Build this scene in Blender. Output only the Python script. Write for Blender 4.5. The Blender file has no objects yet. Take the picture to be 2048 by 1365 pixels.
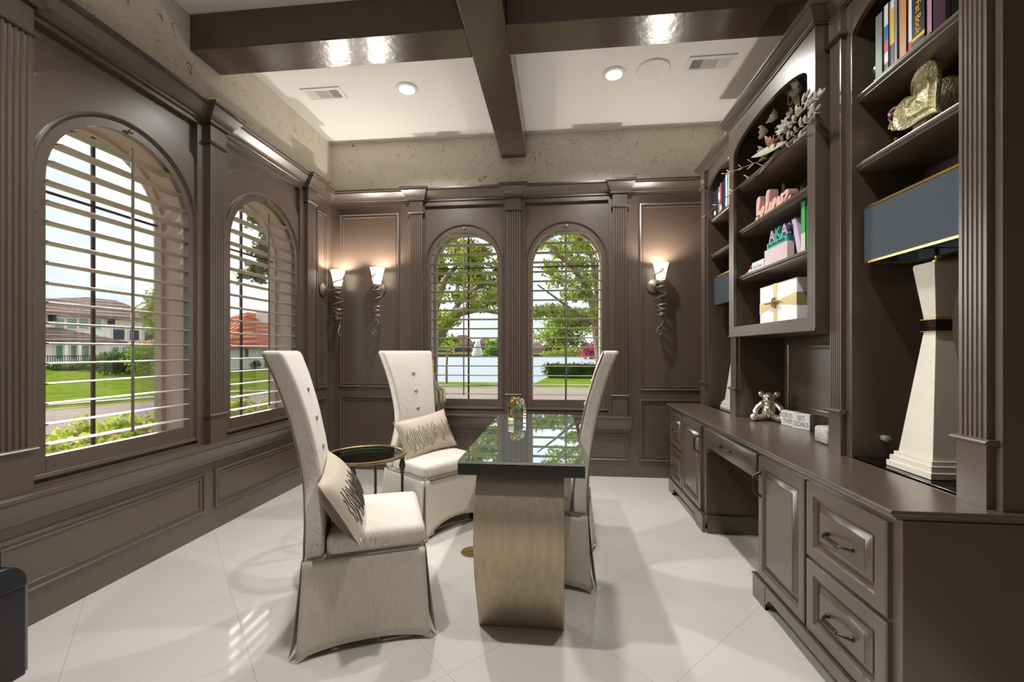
import bpy, math, random
from mathutils import Vector, Matrix
from math import sin, cos, pi, radians as R_
random.seed(7)
SC = bpy.context.scene
COL = SC.collection
# ------------------------------------------------------------ camera
FPX, CX, HY, EYE = 862.0, 1024.0, 702.0, 1.22
TH = math.atan(89 / FPX)
cam_d = bpy.data.cameras.new('camera'); cam = bpy.data.objects.new('camera', cam_d); COL.objects.link(cam)
cam_d.sensor_fit = 'HORIZONTAL'; cam_d.sensor_width = 36; cam_d.lens = 36 * FPX / 2048
cam_d.shift_y = (HY - 682.5) / 2048
cam_d.clip_start = .05; cam_d.clip_end = 1000
cam.location = (0, 0, EYE); cam.rotation_euler = (pi / 2, 0, TH)
SC.camera = cam
# ------------------------------------------------------------ view, sky, sun, big lights
SC.view_settings.view_transform = 'Standard'; SC.view_settings.look = 'None'
SC.view_settings.gamma = 1; SC.view_settings.use_curve_mapping = False
SC.view_settings.exposure = 0.2
try:
    SC.cycles.use_denoising = True; SC.cycles.denoiser = 'OPENIMAGEDENOISE'
    SC.cycles.max_bounces = 7; SC.cycles.diffuse_bounces = 4; SC.cycles.glossy_bounces = 4
    SC.cycles.transparent_max_bounces = 12; SC.cycles.transmission_bounces = 6
    SC.cycles.sample_clamp_indirect = 6; SC.cycles.caustics_reflective = False; SC.cycles.caustics_refractive = False
except Exception as e: print(e)
W = bpy.data.worlds.new('sky'); SC.world = W; W.use_nodes = True
nt = W.node_tree; nt.nodes.clear()
tc = nt.nodes.new('ShaderNodeTexCoord'); mp = nt.nodes.new('ShaderNodeMapping'); mp.inputs['Scale'].default_value = (1.2, 1.2, 3.5)
ns = nt.nodes.new('ShaderNodeTexNoise'); ns.inputs['Scale'].default_value = 2.3; ns.inputs['Detail'].default_value = 7; ns.inputs['Roughness'].default_value = .55
cr = nt.nodes.new('ShaderNodeValToRGB')
cr.color_ramp.elements[0].position = .36; cr.color_ramp.elements[0].color = (.62, .72, .88, 1)
cr.color_ramp.elements[1].position = .66; cr.color_ramp.elements[1].color = (.90, .91, .95, 1)
bg = nt.nodes.new('ShaderNodeBackground'); bg.inputs['Strength'].default_value = 1.15
ou = nt.nodes.new('ShaderNodeOutputWorld')
nt.links.new(tc.outputs['Generated'], mp.inputs[0]); nt.links.new(mp.outputs[0], ns.inputs['Vector'])
nt.links.new(ns.outputs['Fac'], cr.inputs[0]); nt.links.new(cr.outputs[0], bg.inputs[0]); nt.links.new(bg.outputs[0], ou.inputs[0])

def light(name, kind, loc, energy, color=(1, 1, 1), rot=(0, 0, 0), size=None, size_y=None, **kw):
    d = bpy.data.lights.new(name, kind); d.energy = energy; d.color = color
    if kind == 'AREA':
        if size_y: d.shape = 'RECTANGLE'; d.size = size; d.size_y = size_y
        else: d.shape = 'DISK'; d.size = size
    if kind in ('POINT', 'SPOT') and size: d.shadow_soft_size = size
    for k, v in kw.items(): setattr(d, k, v)
    o = bpy.data.objects.new(name, d); COL.objects.link(o); o.location = loc; o.rotation_euler = rot
    return o
def aim(v):   # rotation so that the lamp's -Z points along v
    return Vector(v).to_track_quat('-Z', 'Y').to_euler()
# bright overcast sky over the left side of the house, seen as one very soft sun
sun = light('soft_sun', 'SUN', (-20, 6, 15), 17.0, (1, .99, .975), aim((.86, -.44, -.26)))
sun.data.angle = R_(60)
# added area fill from behind the camera, standing for no real source
light('rear_fill', 'AREA', (-.6, -2.1, 1.9), 5, (1, .97, .93), aim((0, 1, .12)), 3.2, 2.0)

# ------------------------------------------------------------ materials
MATS = {}
def hexc(h):
    h = h.lstrip('#'); c = [int(h[i:i + 2], 16) / 255 for i in (0, 2, 4)]
    return tuple(((x + .055) / 1.055) ** 2.4 if x > .04045 else x / 12.92 for x in c)
def mat(name, col, rough=.5, metal=0, bump=0, bscale=60, var=0, vscale=8, coat=0, emit=None, estr=0, spec=.5, trans=0, alpha=1, stretch=None, bdist=.002, sheen=0):
    m = bpy.data.materials.new(name); m.use_nodes = True; MATS[name] = m
    t = m.node_tree; p = t.nodes['Principled BSDF']
    c = hexc(col) if isinstance(col, str) else col
    p.inputs['Base Color'].default_value = (*c, 1); p.inputs['Roughness'].default_value = rough; p.inputs['Metallic'].default_value = metal
    p.inputs['Specular IOR Level'].default_value = spec; p.inputs['Coat Weight'].default_value = coat; p.inputs['Coat Roughness'].default_value = .3 if name.startswith('wood') else .12
    p.inputs['Transmission Weight'].default_value = trans; p.inputs['Alpha'].default_value = alpha
    if sheen: p.inputs['Sheen Weight'].default_value = sheen
    if emit: p.inputs['Emission Color'].default_value = (*(hexc(emit) if isinstance(emit, str) else emit), 1); p.inputs['Emission Strength'].default_value = estr
    tc = t.nodes.new('ShaderNodeTexCoord'); src = tc.outputs['Object']
    if stretch:
        mp = t.nodes.new('ShaderNodeMapping'); mp.inputs['Scale'].default_value = stretch; t.links.new(src, mp.inputs[0]); src = mp.outputs[0]
    if var:
        n = t.nodes.new('ShaderNodeTexNoise'); n.inputs['Scale'].default_value = vscale; n.inputs['Detail'].default_value = 5; t.links.new(src, n.inputs['Vector'])
        mx = t.nodes.new('ShaderNodeMix'); mx.data_type = 'RGBA'
        mx.inputs[6].default_value = (*[max(0, x * (1 - var)) for x in c], 1); mx.inputs[7].default_value = (*[min(1, x * (1 + var)) for x in c], 1)
        rp = t.nodes.new('ShaderNodeMapRange'); rp.inputs[1].default_value = .3; rp.inputs[2].default_value = .7
        t.links.new(n.outputs['Fac'], rp.inputs[0]); t.links.new(rp.outputs[0], mx.inputs[0]); t.links.new(mx.outputs[2], p.inputs['Base Color'])
    if bump:
        n = t.nodes.new('ShaderNodeTexNoise'); n.inputs['Scale'].default_value = bscale; n.inputs['Detail'].default_value = 4; t.links.new(src, n.inputs['Vector'])
        b = t.nodes.new('ShaderNodeBump'); b.inputs['Strength'].default_value = bump; b.inputs['Distance'].default_value = bdist
        t.links.new(n.outputs['Fac'], b.inputs['Height']); t.links.new(b.outputs[0], p.inputs['Normal'])
    return m
mat('wood', '#54463c', .3, var=.05, vscale=3, bump=.05, bscale=40, coat=.75, spec=.7)
mat('wood_beam', '#54443b', .2, var=.05, vscale=3, bump=.35, bscale=22, coat=.4, bdist=.004, stretch=(1, 1, 1))
mat('ceiling', '#f6f4f0', .85, bump=.9, bscale=55, bdist=.006)
mat('jamb', '#cdbfb2', .7)
mat('louver', '#9a8f80', .35, coat=.2)
mat('louver_dark', '#6a5c52', .3, coat=.2)
mat('white', '#f1efeb', .5)
mat('lens', '#ffffff', .5, emit='#fffaf0', estr=9)
mat('grille', '#87837f', .7)
mat('mullion', '#4a3c36', .4)
mat('black', '#0c0c0d', .4)
mat('vent_dark', '#191918', .7)
mat('iron', '#83776e', .38, metal=.6, bump=.5, bscale=120, var=.25, vscale=60)
mat('shade', '#fff3da', .5, emit='#fff0d2', estr=3.0)
mat('pewter', '#4a4643', .35, metal=.9, bump=.3, bscale=200)
mat('fabric_skirt', '#ccc3b3', .85, var=.12, vscale=30, stretch=(14, 14, .6), bump=.35, bscale=60, sheen=.2)
mat('welt', '#7d6f5c', .7)
mat('button', '#a89c8a', .5, metal=.2)
mat('pillow', '#baab98', .55, bump=.15, bscale=120, sheen=.3)
mat('pillow_back', '#6b5848', .6, bump=.15, bscale=120)
mat('thread', '#5f584c', .5, metal=.2)
mat('tag', '#e8e6e0', .6)
mat('bronze', '#b3a48c', .38, metal=.7, var=.1, vscale=4, bump=.25, bscale=40, stretch=(14, 14, .4))
mat('table_dark', '#1b1413', .22, coat=.5)
mat('glass_edge', '#7fc4bd', .05, spec=.8)
mat('gold_old', '#8d7450', .35, metal=.8, var=.25, vscale=40)
mat('gold_pale', '#cdb682', .35, metal=.5)
mat('leg_dark', '#4b3f33', .4, metal=.6)
mat('gold', '#d9b765', .22, metal=1)
mat('gold_orn', '#e2dab0', .3, metal=.8, bump=1, bscale=75, bdist=.008)
mat('silver', '#d9d9d9', .12, metal=1)
mat('bear', '#efe6d2', .16, metal=.85, bump=.5, bscale=28, bdist=.006)
mat('vase', '#cfcdb0', .22, metal=1)
mat('lamp_shade', '#364046', .75, bump=.1, bscale=300)
mat('lamp_body', '#cbc3b2', .4, var=.04, vscale=10)
mat('black_glass', '#050505', .04, spec=.6)
mat('brass', '#a48a57', .35, metal=.8, bump=.6, bscale=60)
mat('bin', '#1d1d22', .33, bump=.2, bscale=300)
mat('bin_side', '#6d6a69', .5)
mat('crystal', '#ffffff', .05, trans=.45, spec=.9, bump=1, bscale=45, bdist=.01)
mat('pink', '#dba7ac', .5); mat('pink_face', '#f0c8b8', .5); mat('pink_pale', '#dcc3c8', .6); mat('wire_green', '#a8a56d', .4, metal=.6)
mat('teal', '#3fb39b', .6); mat('lilac', '#cdb3d2', .6); mat('ink', '#2a3a3a', .6); mat('magenta', '#b0275e', .5)
mat('petal', '#e8e4d8', .7, var=.1, vscale=20); mat('sage', '#b4b59b', .75, var=.15, vscale=20); mat('brown_leaf', '#9a5f28', .6); mat('navy_ribbon', '#22222c', .35)
mat('frost', '#f2eee6', .7)
mat('stucco', '#fbf6ec', .85, spec=0, bump=.2, bscale=4)
mat('trimw', '#f0efe9', .7)
mat('win_green', '#7fa39a', .15); mat('win_dark', '#2b3436', .12)
mat('grass', '#5f6e22', .9, spec=0, var=.28, vscale=1.2, bump=.6, bscale=30)
mat('road', '#8c7f76', .9, spec=0, var=.06, vscale=1); mat('walk', '#a39d8e', .9, spec=0); mat('pavers', '#8f7a70', .9, spec=0, var=.12, vscale=6)

mat('rose', '#d98a80', .6); 
mat('bark', '#83725f', .9, bump=.6, bscale=20, var=.2, vscale=6)
mat('mulch', '#6b4d3b', .95, spec=0)
mat('fence', '#17181a', .5)
mat('spray', '#e9eef2', .8, alpha=.4)
mat('far_wall', '#c9b09c', .9); mat('far_roof', '#8b6a5d', .9)
def outglass(name, fac, tint=(1, 1, 1)):
    m = bpy.data.materials.new(name); m.use_nodes = True; MATS[name] = m; t = m.node_tree; t.nodes.clear()
    a = t.nodes.new('ShaderNodeBsdfTransparent'); a.inputs[0].default_value = (*tint, 1)
    g = t.nodes.new('ShaderNodeBsdfGlossy'); g.inputs['Roughness'].default_value = .02
    lw = t.nodes.new('ShaderNodeFresnel'); lw.inputs[0].default_value = 1.45
    ml = t.nodes.new('ShaderNodeMath'); ml.operation = 'MULTIPLY'; ml.inputs[1].default_value = fac
    x = t.nodes.new('ShaderNodeMixShader'); o = t.nodes.new('ShaderNodeOutputMaterial')
    t.links.new(lw.outputs[0], ml.inputs[0]); t.links.new(ml.outputs[0], x.inputs[0]); t.links.new(a.outputs[0], x.inputs[1]); t.links.new(g.outputs[0], x.inputs[2]); t.links.new(x.outputs[0], o.inputs[0])
outglass('pane', .5)
outglass('table_glass', 1.0, (.86, .95, .94))
outglass('bevel_glass', .8, (.45, .82, .78))
outglass('cup_glass', 1.0, (.93, .95, .93))
def plaster():   # trowelled plaster with short random dark nicks
    m = mat('plaster', '#e6dfd2', .8); t = m.node_tree; p = t.nodes['Principled BSDF']
    tc = t.nodes.new('ShaderNodeTexCoord')
    ns = t.nodes.new('ShaderNodeTexNoise'); ns.inputs['Scale'].default_value = 2.2; ns.inputs['Detail'].default_value = 5
    dn = t.nodes.new('ShaderNodeTexNoise'); dn.inputs['Scale'].default_value = 3.5; dn.inputs['Detail'].default_value = 2
    vm = t.nodes.new('ShaderNodeVectorMath'); vm.operation = 'MULTIPLY_ADD'; vm.inputs[1].default_value = (.5, .5, .5)
    vo = t.nodes.new('ShaderNodeTexVoronoi'); vo.feature = 'DISTANCE_TO_EDGE'; vo.inputs['Scale'].default_value = 8
    mk = t.nodes.new('ShaderNodeTexNoise'); mk.inputs['Scale'].default_value = 13; mk.inputs['Detail'].default_value = 2
    l1 = t.nodes.new('ShaderNodeMath'); l1.operation = 'LESS_THAN'; l1.inputs[1].default_value = .010
    l2 = t.nodes.new('ShaderNodeMath'); l2.operation = 'GREATER_THAN'; l2.inputs[1].default_value = .53
    mu = t.nodes.new('ShaderNodeMath'); mu.operation = 'MULTIPLY'
    c0 = t.nodes.new('ShaderNodeMix'); c0.data_type = 'RGBA'; c0.inputs[6].default_value = (*hexc('#ded4c1'), 1); c0.inputs[7].default_value = (*hexc('#efe9de'), 1)
    c1 = t.nodes.new('ShaderNodeMix'); c1.data_type = 'RGBA'; c1.inputs[7].default_value = (*hexc('#9a896c'), 1)
    L = t.links.new
    L(tc.outputs['Object'], ns.inputs['Vector']); L(tc.outputs['Object'], dn.inputs['Vector']); L(dn.outputs['Color'], vm.inputs[0]); L(tc.outputs['Object'], vm.inputs[2])
    L(vm.outputs[0], vo.inputs['Vector']); L(tc.outputs['Object'], mk.inputs['Vector']); L(vo.outputs['Distance'], l1.inputs[0]); L(mk.outputs['Fac'], l2.inputs[0])
    L(l1.outputs[0], mu.inputs[0]); L(l2.outputs[0], mu.inputs[1]); L(ns.outputs['Fac'], c0.inputs[0]); L(c0.outputs[2], c1.inputs[6]); L(mu.outputs[0], c1.inputs[0]); L(c1.outputs[2], p.inputs['Base Color'])
    b = t.nodes.new('ShaderNodeBump'); b.inputs['Strength'].default_value = .4; b.inputs['Distance'].default_value = .006
    n2 = t.nodes.new('ShaderNodeTexNoise'); n2.inputs['Scale'].default_value = 9; n2.inputs['Detail'].default_value = 6; L(tc.outputs['Object'], n2.inputs['Vector']); L(n2.outputs['Fac'], b.inputs['Height']); L(b.outputs[0], p.inputs['Normal'])
plaster()
def floor_mat():
    m = mat('floor_tile', '#cfc9bd', .07, coat=.0, spec=.6); t = m.node_tree; p = t.nodes['Principled BSDF']; L = t.links.new
    tc = t.nodes.new('ShaderNodeTexCoord'); s = t.nodes.new('ShaderNodeSeparateXYZ'); L(tc.outputs['Object'], s.inputs[0])
    def mth(op, a, b=None):
        n = t.nodes.new('ShaderNodeMath'); n.operation = op
        for i, v in enumerate((a, b)):
            if v is None: continue
            if isinstance(v, (int, float)): n.inputs[i].default_value = v
            else: L(v, n.inputs[i])
        return n.outputs[0]
    P = .8
    def line(expr, off):
        q = mth('MULTIPLY', mth('SUBTRACT', expr, off), 1 / P)
        fr = mth('FRACT', q); d = mth('MINIMUM', fr, mth('SUBTRACT', 1.0, fr)); return mth('LESS_THAN', d, .0024)
    sm = mth('ADD', s.outputs[0], s.outputs[1]); df = mth('SUBTRACT', s.outputs[0], s.outputs[1])
    g = mth('MAXIMUM', line(sm, 2.784 - 8), line(df, -2.0 - 8))
    n = t.nodes.new('ShaderNodeTexNoise'); n.inputs['Scale'].default_value = 1.3; n.inputs['Detail'].default_value = 4; n.inputs['Distortion'].default_value = .8; L(tc.outputs['Object'], n.inputs['Vector'])
    c0 = t.nodes.new('ShaderNodeMix'); c0.data_type = 'RGBA'; c0.inputs[6].default_value = (*hexc('#c6c1b7'), 1); c0.inputs[7].default_value = (*hexc('#d2cdc4'), 1); L(n.outputs['Fac'], c0.inputs[0])
    c1 = t.nodes.new('ShaderNodeMix'); c1.data_type = 'RGBA'; c1.inputs[7].default_value = (*hexc('#b3aca1'), 1); L(g, c1.inputs[0]); L(c0.outputs[2], c1.inputs[6]); L(c1.outputs[2], p.inputs['Base Color'])
floor_mat()
def chenille():   # woven cream cloth with fine broken brown threads
    m = mat('fabric', '#ddd4c6', .8, sheen=.3); t = m.node_tree; p = t.nodes['Principled BSDF']; L = t.links.new
    tc = t.nodes.new('ShaderNodeTexCoord')
    def nz(sc, vec, det=3):
        mp = t.nodes.new('ShaderNodeMapping'); mp.inputs['Scale'].default_value = vec; L(tc.outputs['Object'], mp.inputs[0])
        n = t.nodes.new('ShaderNodeTexNoise'); n.inputs['Scale'].default_value = sc; n.inputs['Detail'].default_value = det; L(mp.outputs[0], n.inputs['Vector']); return n.outputs['Fac']
    a = nz(90, (2.6, 2.6, .6)); b_ = nz(7, (1, 1, .5))
    r1 = t.nodes.new('ShaderNodeMapRange'); r1.inputs[1].default_value = .52; r1.inputs[2].default_value = .70; L(a, r1.inputs[0])
    r2 = t.nodes.new('ShaderNodeMapRange'); r2.inputs[1].default_value = .40; r2.inputs[2].default_value = .62; L(b_, r2.inputs[0])
    mu = t.nodes.new('ShaderNodeMath'); mu.operation = 'MULTIPLY'; L(r1.outputs[0], mu.inputs[0]); L(r2.outputs[0], mu.inputs[1])
    c = t.nodes.new('ShaderNodeMix'); c.data_type = 'RGBA'; c.inputs[6].default_value = (*hexc('#d3cabd'), 1); c.inputs[7].default_value = (*hexc('#a89a8a'), 1); L(mu.outputs[0], c.inputs[0]); L(c.outputs[2], p.inputs['Base Color'])
    bp = t.nodes.new('ShaderNodeBump'); bp.inputs['Strength'].default_value = .4; bp.inputs['Distance'].default_value = .002; L(nz(220, (1, 1, 1)), bp.inputs['Height']); L(bp.outputs[0], p.inputs['Normal'])
chenille()
def lake_mat():
    m = mat('lake', '#8f9699', .5, spec=.1, bump=.25, bscale=1.2, bdist=.05)
lake_mat()
def roof_tiles(name, c1, c2):   # rows of barrel tiles, along object X (u) and Z (height)
    m = mat(name, c1, .85, spec=0); t = m.node_tree; p = t.nodes['Principled BSDF']; L = t.links.new
    tc = t.nodes.new('ShaderNodeTexCoord'); mp = t.nodes.new('ShaderNodeMapping'); mp.inputs['Scale'].default_value = (.9, .9, 1.3); L(tc.outputs['Object'], mp.inputs[0])
    w = t.nodes.new('ShaderNodeTexWave'); w.wave_type = 'BANDS'; w.bands_direction = 'X'; w.inputs['Scale'].default_value = .55; w.inputs['Distortion'].default_value = .3; L(mp.outputs[0], w.inputs[0])
    w2 = t.nodes.new('ShaderNodeTexWave'); w2.wave_type = 'BANDS'; w2.bands_direction = 'Z'; w2.inputs['Scale'].default_value = .55; w2.inputs['Distortion'].default_value = .3; L(mp.outputs[0], w2.inputs[0])
    n = t.nodes.new('ShaderNodeTexNoise'); n.inputs['Scale'].default_value = 6; L(tc.outputs['Object'], n.inputs['Vector'])
    c = t.nodes.new('ShaderNodeMix'); c.data_type = 'RGBA'; c.inputs[6].default_value = (*hexc(c1), 1); c.inputs[7].default_value = (*hexc(c2), 1)
    ad = t.nodes.new('ShaderNodeMath'); ad.operation = 'MULTIPLY'; L(w.outputs['Fac'], ad.inputs[0]); L(w2.outputs['Fac'], ad.inputs[1])
    a2 = t.nodes.new('ShaderNodeMath'); a2.operation = 'MULTIPLY_ADD'; a2.inputs[1].default_value = .9; L(ad.outputs[0], a2.inputs[0])
    a3 = t.nodes.new('ShaderNodeMath'); a3.operation = 'MULTIPLY'; a3.inputs[1].default_value = .5; L(n.outputs['Fac'], a3.inputs[0]); L(a3.outputs[0], a2.inputs[2])
    L(a2.outputs[0], c.inputs[0]); L(c.outputs[2], p.inputs['Base Color'])
    b = t.nodes.new('ShaderNodeBump'); b.inputs['Strength'].default_value = 1; b.inputs['Distance'].default_value = .1; L(ad.outputs[0], b.inputs['Height']); L(b.outputs[0], p.inputs['Normal'])
def leafy(name, c, v, vs):
    m = bpy.data.materials.new(name); m.use_nodes = True; MATS[name] = m; t = m.node_tree; t.nodes.clear(); L = t.links.new; c = hexc(c)
    tc = t.nodes.new('ShaderNodeTexCoord'); n = t.nodes.new('ShaderNodeTexNoise'); n.inputs['Scale'].default_value = vs; L(tc.outputs['Object'], n.inputs['Vector'])
    x = t.nodes.new('ShaderNodeMix'); x.data_type = 'RGBA'; x.inputs[6].default_value = (*[k * (1 - v) for k in c], 1); x.inputs[7].default_value = (*[min(1, k * (1 + v)) for k in c], 1)
    r = t.nodes.new('ShaderNodeMapRange'); r.inputs[1].default_value = .35; r.inputs[2].default_value = .65; L(n.outputs['Fac'], r.inputs[0]); L(r.outputs[0], x.inputs[0])
    d = t.nodes.new('ShaderNodeBsdfDiffuse'); tr = t.nodes.new('ShaderNodeBsdfTranslucent'); mx = t.nodes.new('ShaderNodeMixShader'); mx.inputs[0].default_value = .45; o = t.nodes.new('ShaderNodeOutputMaterial')
    L(x.outputs[2], d.inputs[0]); L(x.outputs[2], tr.inputs[0]); L(d.outputs[0], mx.inputs[1]); L(tr.outputs[0], mx.inputs[2]); L(mx.outputs[0], o.inputs[0])
leafy('leaf_a', '#6f8f33', .4, 1.6); leafy('leaf_b', '#7f8d38', .6, 3.5); leafy('leaf_d', '#46562a', .35, 1.5); leafy('leaf_red', '#8a3f4e', .3, 2); leafy('leaf_y', '#8d9a45', .4, 3)
roof_tiles('roof_brown', '#47342e', '#bba496'); roof_tiles('roof_orange', '#94452a', '#eda482')

# ------------------------------------------------------------ object helpers
WO = {}      # world origin of every unrotated thing
def tagp(o, label=None, cat=None, group=None, kind=None):
    if label: o['label'] = label
    if cat: o['category'] = cat
    if group: o['group'] = group
    if kind: o['kind'] = kind
    return o
def thing(name, loc, label, cat, rz=0, group=None, kind=None):
    o = bpy.data.objects.new(name, None); COL.objects.link(o); o.empty_display_size = .1
    o.location = loc; o.rotation_euler = (0, 0, rz); WO[o] = Vector(loc)
    return tagp(o, label, cat, group, kind)
class M:
    def __init__(s): s.v = []; s.f = []
    def add(s, vs, fs):
        n = len(s.v); s.v += [tuple(p) for p in vs]; s.f += [tuple(i + n for i in f) for f in fs]; return s
    def box(s, x0, x1, y0, y1, z0, z1):
        x0, x1 = min(x0, x1), max(x0, x1); y0, y1 = min(y0, y1), max(y0, y1); z0, z1 = min(z0, z1), max(z0, z1)
        return s.add([(x0, y0, z0), (x1, y0, z0), (x1, y1, z0), (x0, y1, z0), (x0, y0, z1), (x1, y0, z1), (x1, y1, z1), (x0, y1, z1)],
                     [(0, 3, 2, 1), (4, 5, 6, 7), (0, 1, 5, 4), (1, 2, 6, 5), (2, 3, 7, 6), (3, 0, 4, 7)])
    def loops(s, Ls, closed=True, cap0=False, cap1=False):
        n = len(Ls[0]); vs = [p for l in Ls for p in l]; fs = []
        for i in range(len(Ls) - 1):
            for j in range(n if closed else n - 1):
                k = (j + 1) % n; fs.append((i * n + j, i * n + k, (i + 1) * n + k, (i + 1) * n + j))
        if cap0: fs.append(tuple(range(n))[::-1])
        if cap1: fs.append(tuple((len(Ls) - 1) * n + j for j in range(n)))
        return s.add(vs, fs)
    def lathe(s, prof, c=(0, 0, 0), n=24, axis='z', flute=0, nf=0):
        Ls = []
        for r, h in prof:
            l = []
            for j in range(n):
                a = 2 * pi * j / n; rr = r * (1 - flute * (0.5 + .5 * cos(nf * a))) if flute else r
                x, y = rr * cos(a), rr * sin(a)
                l.append({'z': (c[0] + x, c[1] + y, c[2] + h), 'y': (c[0] + x, c[1] + h, c[2] - y), 'x': (c[0] + h, c[1] + x, c[2] + y)}[axis])
            Ls.append(l)
        return s.loops(Ls, True, True, True)
    def tube(s, pts, r, n=8, closed=False, flat=1.0):
        pts = [Vector(p) for p in pts]; m = len(pts); rs = r if isinstance(r, (list, tuple)) else [r] * m
        Ls = []; up = Vector((0, 0, 1)); prev = None
        for i, p in enumerate(pts):
            if closed: t = pts[(i + 1) % m] - pts[i - 1]
            else: t = pts[min(i + 1, m - 1)] - pts[max(i - 1, 0)]
            t = t.normalized() if t.length > 1e-9 else Vector((1, 0, 0))
            if prev is None:
                a = up.cross(t); a = a if a.length > .05 else Vector((1, 0, 0)).cross(t)
            else: a = prev - t * prev.dot(t)
            a.normalize(); prev = a; b = t.cross(a)
            Ls.append([p + a * (rs[i] * cos(2 * pi * k / n)) + b * (rs[i] * flat * sin(2 * pi * k / n)) for k in range(n)])
        if closed: Ls.append(Ls[0]); return s.loops(Ls)
        return s.loops(Ls, True, True, True)
    def sphere(s, c, r, n=14, sc=(1, 1, 1)):
        Ls = []
        for i in range(n + 1):
            ph = pi * i / n; rr = max(sin(ph), 1e-3) * r; z = -cos(ph) * r
            Ls.append([(c[0] + rr * cos(2 * pi * j / (2 * n)) * sc[0], c[1] + rr * sin(2 * pi * j / (2 * n)) * sc[1], c[2] + z * sc[2]) for j in range(2 * n)])
        return s.loops(Ls, True, True, True)
    def torus(s, c, Rr, r, axis='z', n=24, k=8, sc=1.0):
        pts = []
        for i in range(n):
            a = 2 * pi * i / n; u, v = Rr * cos(a), Rr * sin(a) * sc
            pts.append({'z': (c[0] + u, c[1] + v, c[2]), 'y': (c[0] + u, c[1], c[2] + v), 'x': (c[0], c[1] + u, c[2] + v)}[axis])
        return s.tube(pts, r, k, True)
    def rbox(s, c, h, r, fn=None, k=3, m=4):   # rounded box, optional deformation
        def ax(hh):
            inner = hh - r; A = [-hh + r * (1 - cos(pi / 2 * i / k)) for i in range(k)]
            B = [-inner + 2 * inner * i / m for i in range(m + 1)]
            return A + B + [-x for x in A[::-1]]
        X, Y, Z = ax(h[0]), ax(h[1]), ax(h[2]); idx = {}; vs = []; fs = []
        nx, ny, nz = len(X), len(Y), len(Z)
        def vid(i, j, l):
            if (i, j, l) in idx: return idx[(i, j, l)]
            p = Vector((X[i], Y[j], Z[l])); q = Vector([max(-(h[a] - r), min(h[a] - r, p[a])) for a in range(3)])
            d = p - q; p2 = q + d.normalized() * r if d.length > 1e-9 else p
            if fn: p2 = Vector(fn(*p2))
            vs.append((p2.x + c[0], p2.y + c[1], p2.z + c[2])); idx[(i, j, l)] = len(vs) - 1; return len(vs) - 1
        for i in range(nx - 1):
            for j in range(ny - 1):
                fs.append((vid(i, j, 0), vid(i, j + 1, 0), vid(i + 1, j + 1, 0), vid(i + 1, j, 0))); fs.append((vid(i, j, nz - 1), vid(i + 1, j, nz - 1), vid(i + 1, j + 1, nz - 1), vid(i, j + 1, nz - 1)))
            for l in range(nz - 1):
                fs.append((vid(i, 0, l), vid(i + 1, 0, l), vid(i + 1, 0, l + 1), vid(i, 0, l + 1))); fs.append((vid(i, ny - 1, l), vid(i, ny - 1, l + 1), vid(i + 1, ny - 1, l + 1), vid(i + 1, ny - 1, l)))
        for j in range(ny - 1):
            for l in range(nz - 1):
                fs.append((vid(0, j, l), vid(0, j, l + 1), vid(0, j + 1, l + 1), vid(0, j + 1, l))); fs.append((vid(nx - 1, j, l), vid(nx - 1, j + 1, l), vid(nx - 1, j + 1, l + 1), vid(nx - 1, j, l + 1)))
        return s.add(vs, fs)
    def xf(s, fn): s.v = [tuple(fn(*p)) for p in s.v]; return s
    def build(s, name, m, parent=None, world=True, smooth=False, bevel=0, solid=0, **tg):
        me = bpy.data.meshes.new(name); o = bpy.data.objects.new(name, me); COL.objects.link(o)
        vs = [Vector(p) for p in s.v]; org = Vector((0, 0, 0))
        if parent is None:
            xs = [p.x for p in vs]; ys = [p.y for p in vs]; zs = [p.z for p in vs]
            if tg.pop('recentre', True): org = Vector(((min(xs) + max(xs)) / 2, (min(ys) + max(ys)) / 2, min(zs)))
            o.location = org
        else:
            tg.pop('recentre', None); o.parent = parent
            if world: org = WO.get(parent, Vector((0, 0, 0)))
            else: org = Vector((0, 0, 0))
        WO[o] = WO.get(parent, org) if (parent is not None) else org
        me.from_pydata([tuple(p - org) for p in vs], [], s.f); me.validate(); me.update()
        import bmesh
        bm = bmesh.new(); bm.from_mesh(me)
        if smooth == 'all': bmesh.ops.remove_doubles(bm, verts=bm.verts, dist=1e-5)
        bmesh.ops.recalc_face_normals(bm, faces=bm.faces); bm.to_mesh(me); bm.free()
        me.materials.append(MATS[m])
        if smooth:
            for p in me.polygons: p.use_smooth = True
            if smooth != 'all':
                try: me.set_sharp_from_angle(angle=R_(40))
                except Exception: pass
        if bevel:
            b = o.modifiers.new('bevel', 'BEVEL'); b.width = bevel; b.segments = 2; b.limit_method = 'ANGLE'; b.angle_limit = R_(50)
        if solid:
            b = o.modifiers.new('solid', 'SOLIDIFY'); b.thickness = solid; b.offset = 0
        return tagp(o, **tg)
def copy_tree(o, parent=None, name=None):
    c = o.copy(); COL.objects.link(c)
    if parent is not None: c.parent = parent
    WO[c] = WO.get(o, Vector((0, 0, 0)))
    for ch in [k for k in bpy.data.objects if k.parent == o]: copy_tree(ch, c)
    return c
class Basis:
    def __init__(s, O, U, V, N): s.O, s.U, s.V, s.N = Vector(O), Vector(U), Vector(V), Vector(N)
    def p(s, a, b, c): return tuple(s.O + s.U * a + s.V * b + s.N * c)
    def box(s, m, a0, a1, b0, b1, c0, c1):
        pts = [s.p(a, b, c) for a in (a0, a1) for b in (b0, b1) for c in (c0, c1)]
        return m.box(min(p[0] for p in pts), max(p[0] for p in pts), min(p[1] for p in pts), max(p[1] for p in pts), min(p[2] for p in pts), max(p[2] for p in pts))
BL = Basis((-2.32, 0, 0), (0, 1, 0), (0, 0, 1), (1, 0, 0))      # left wall: a = world Y
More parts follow.
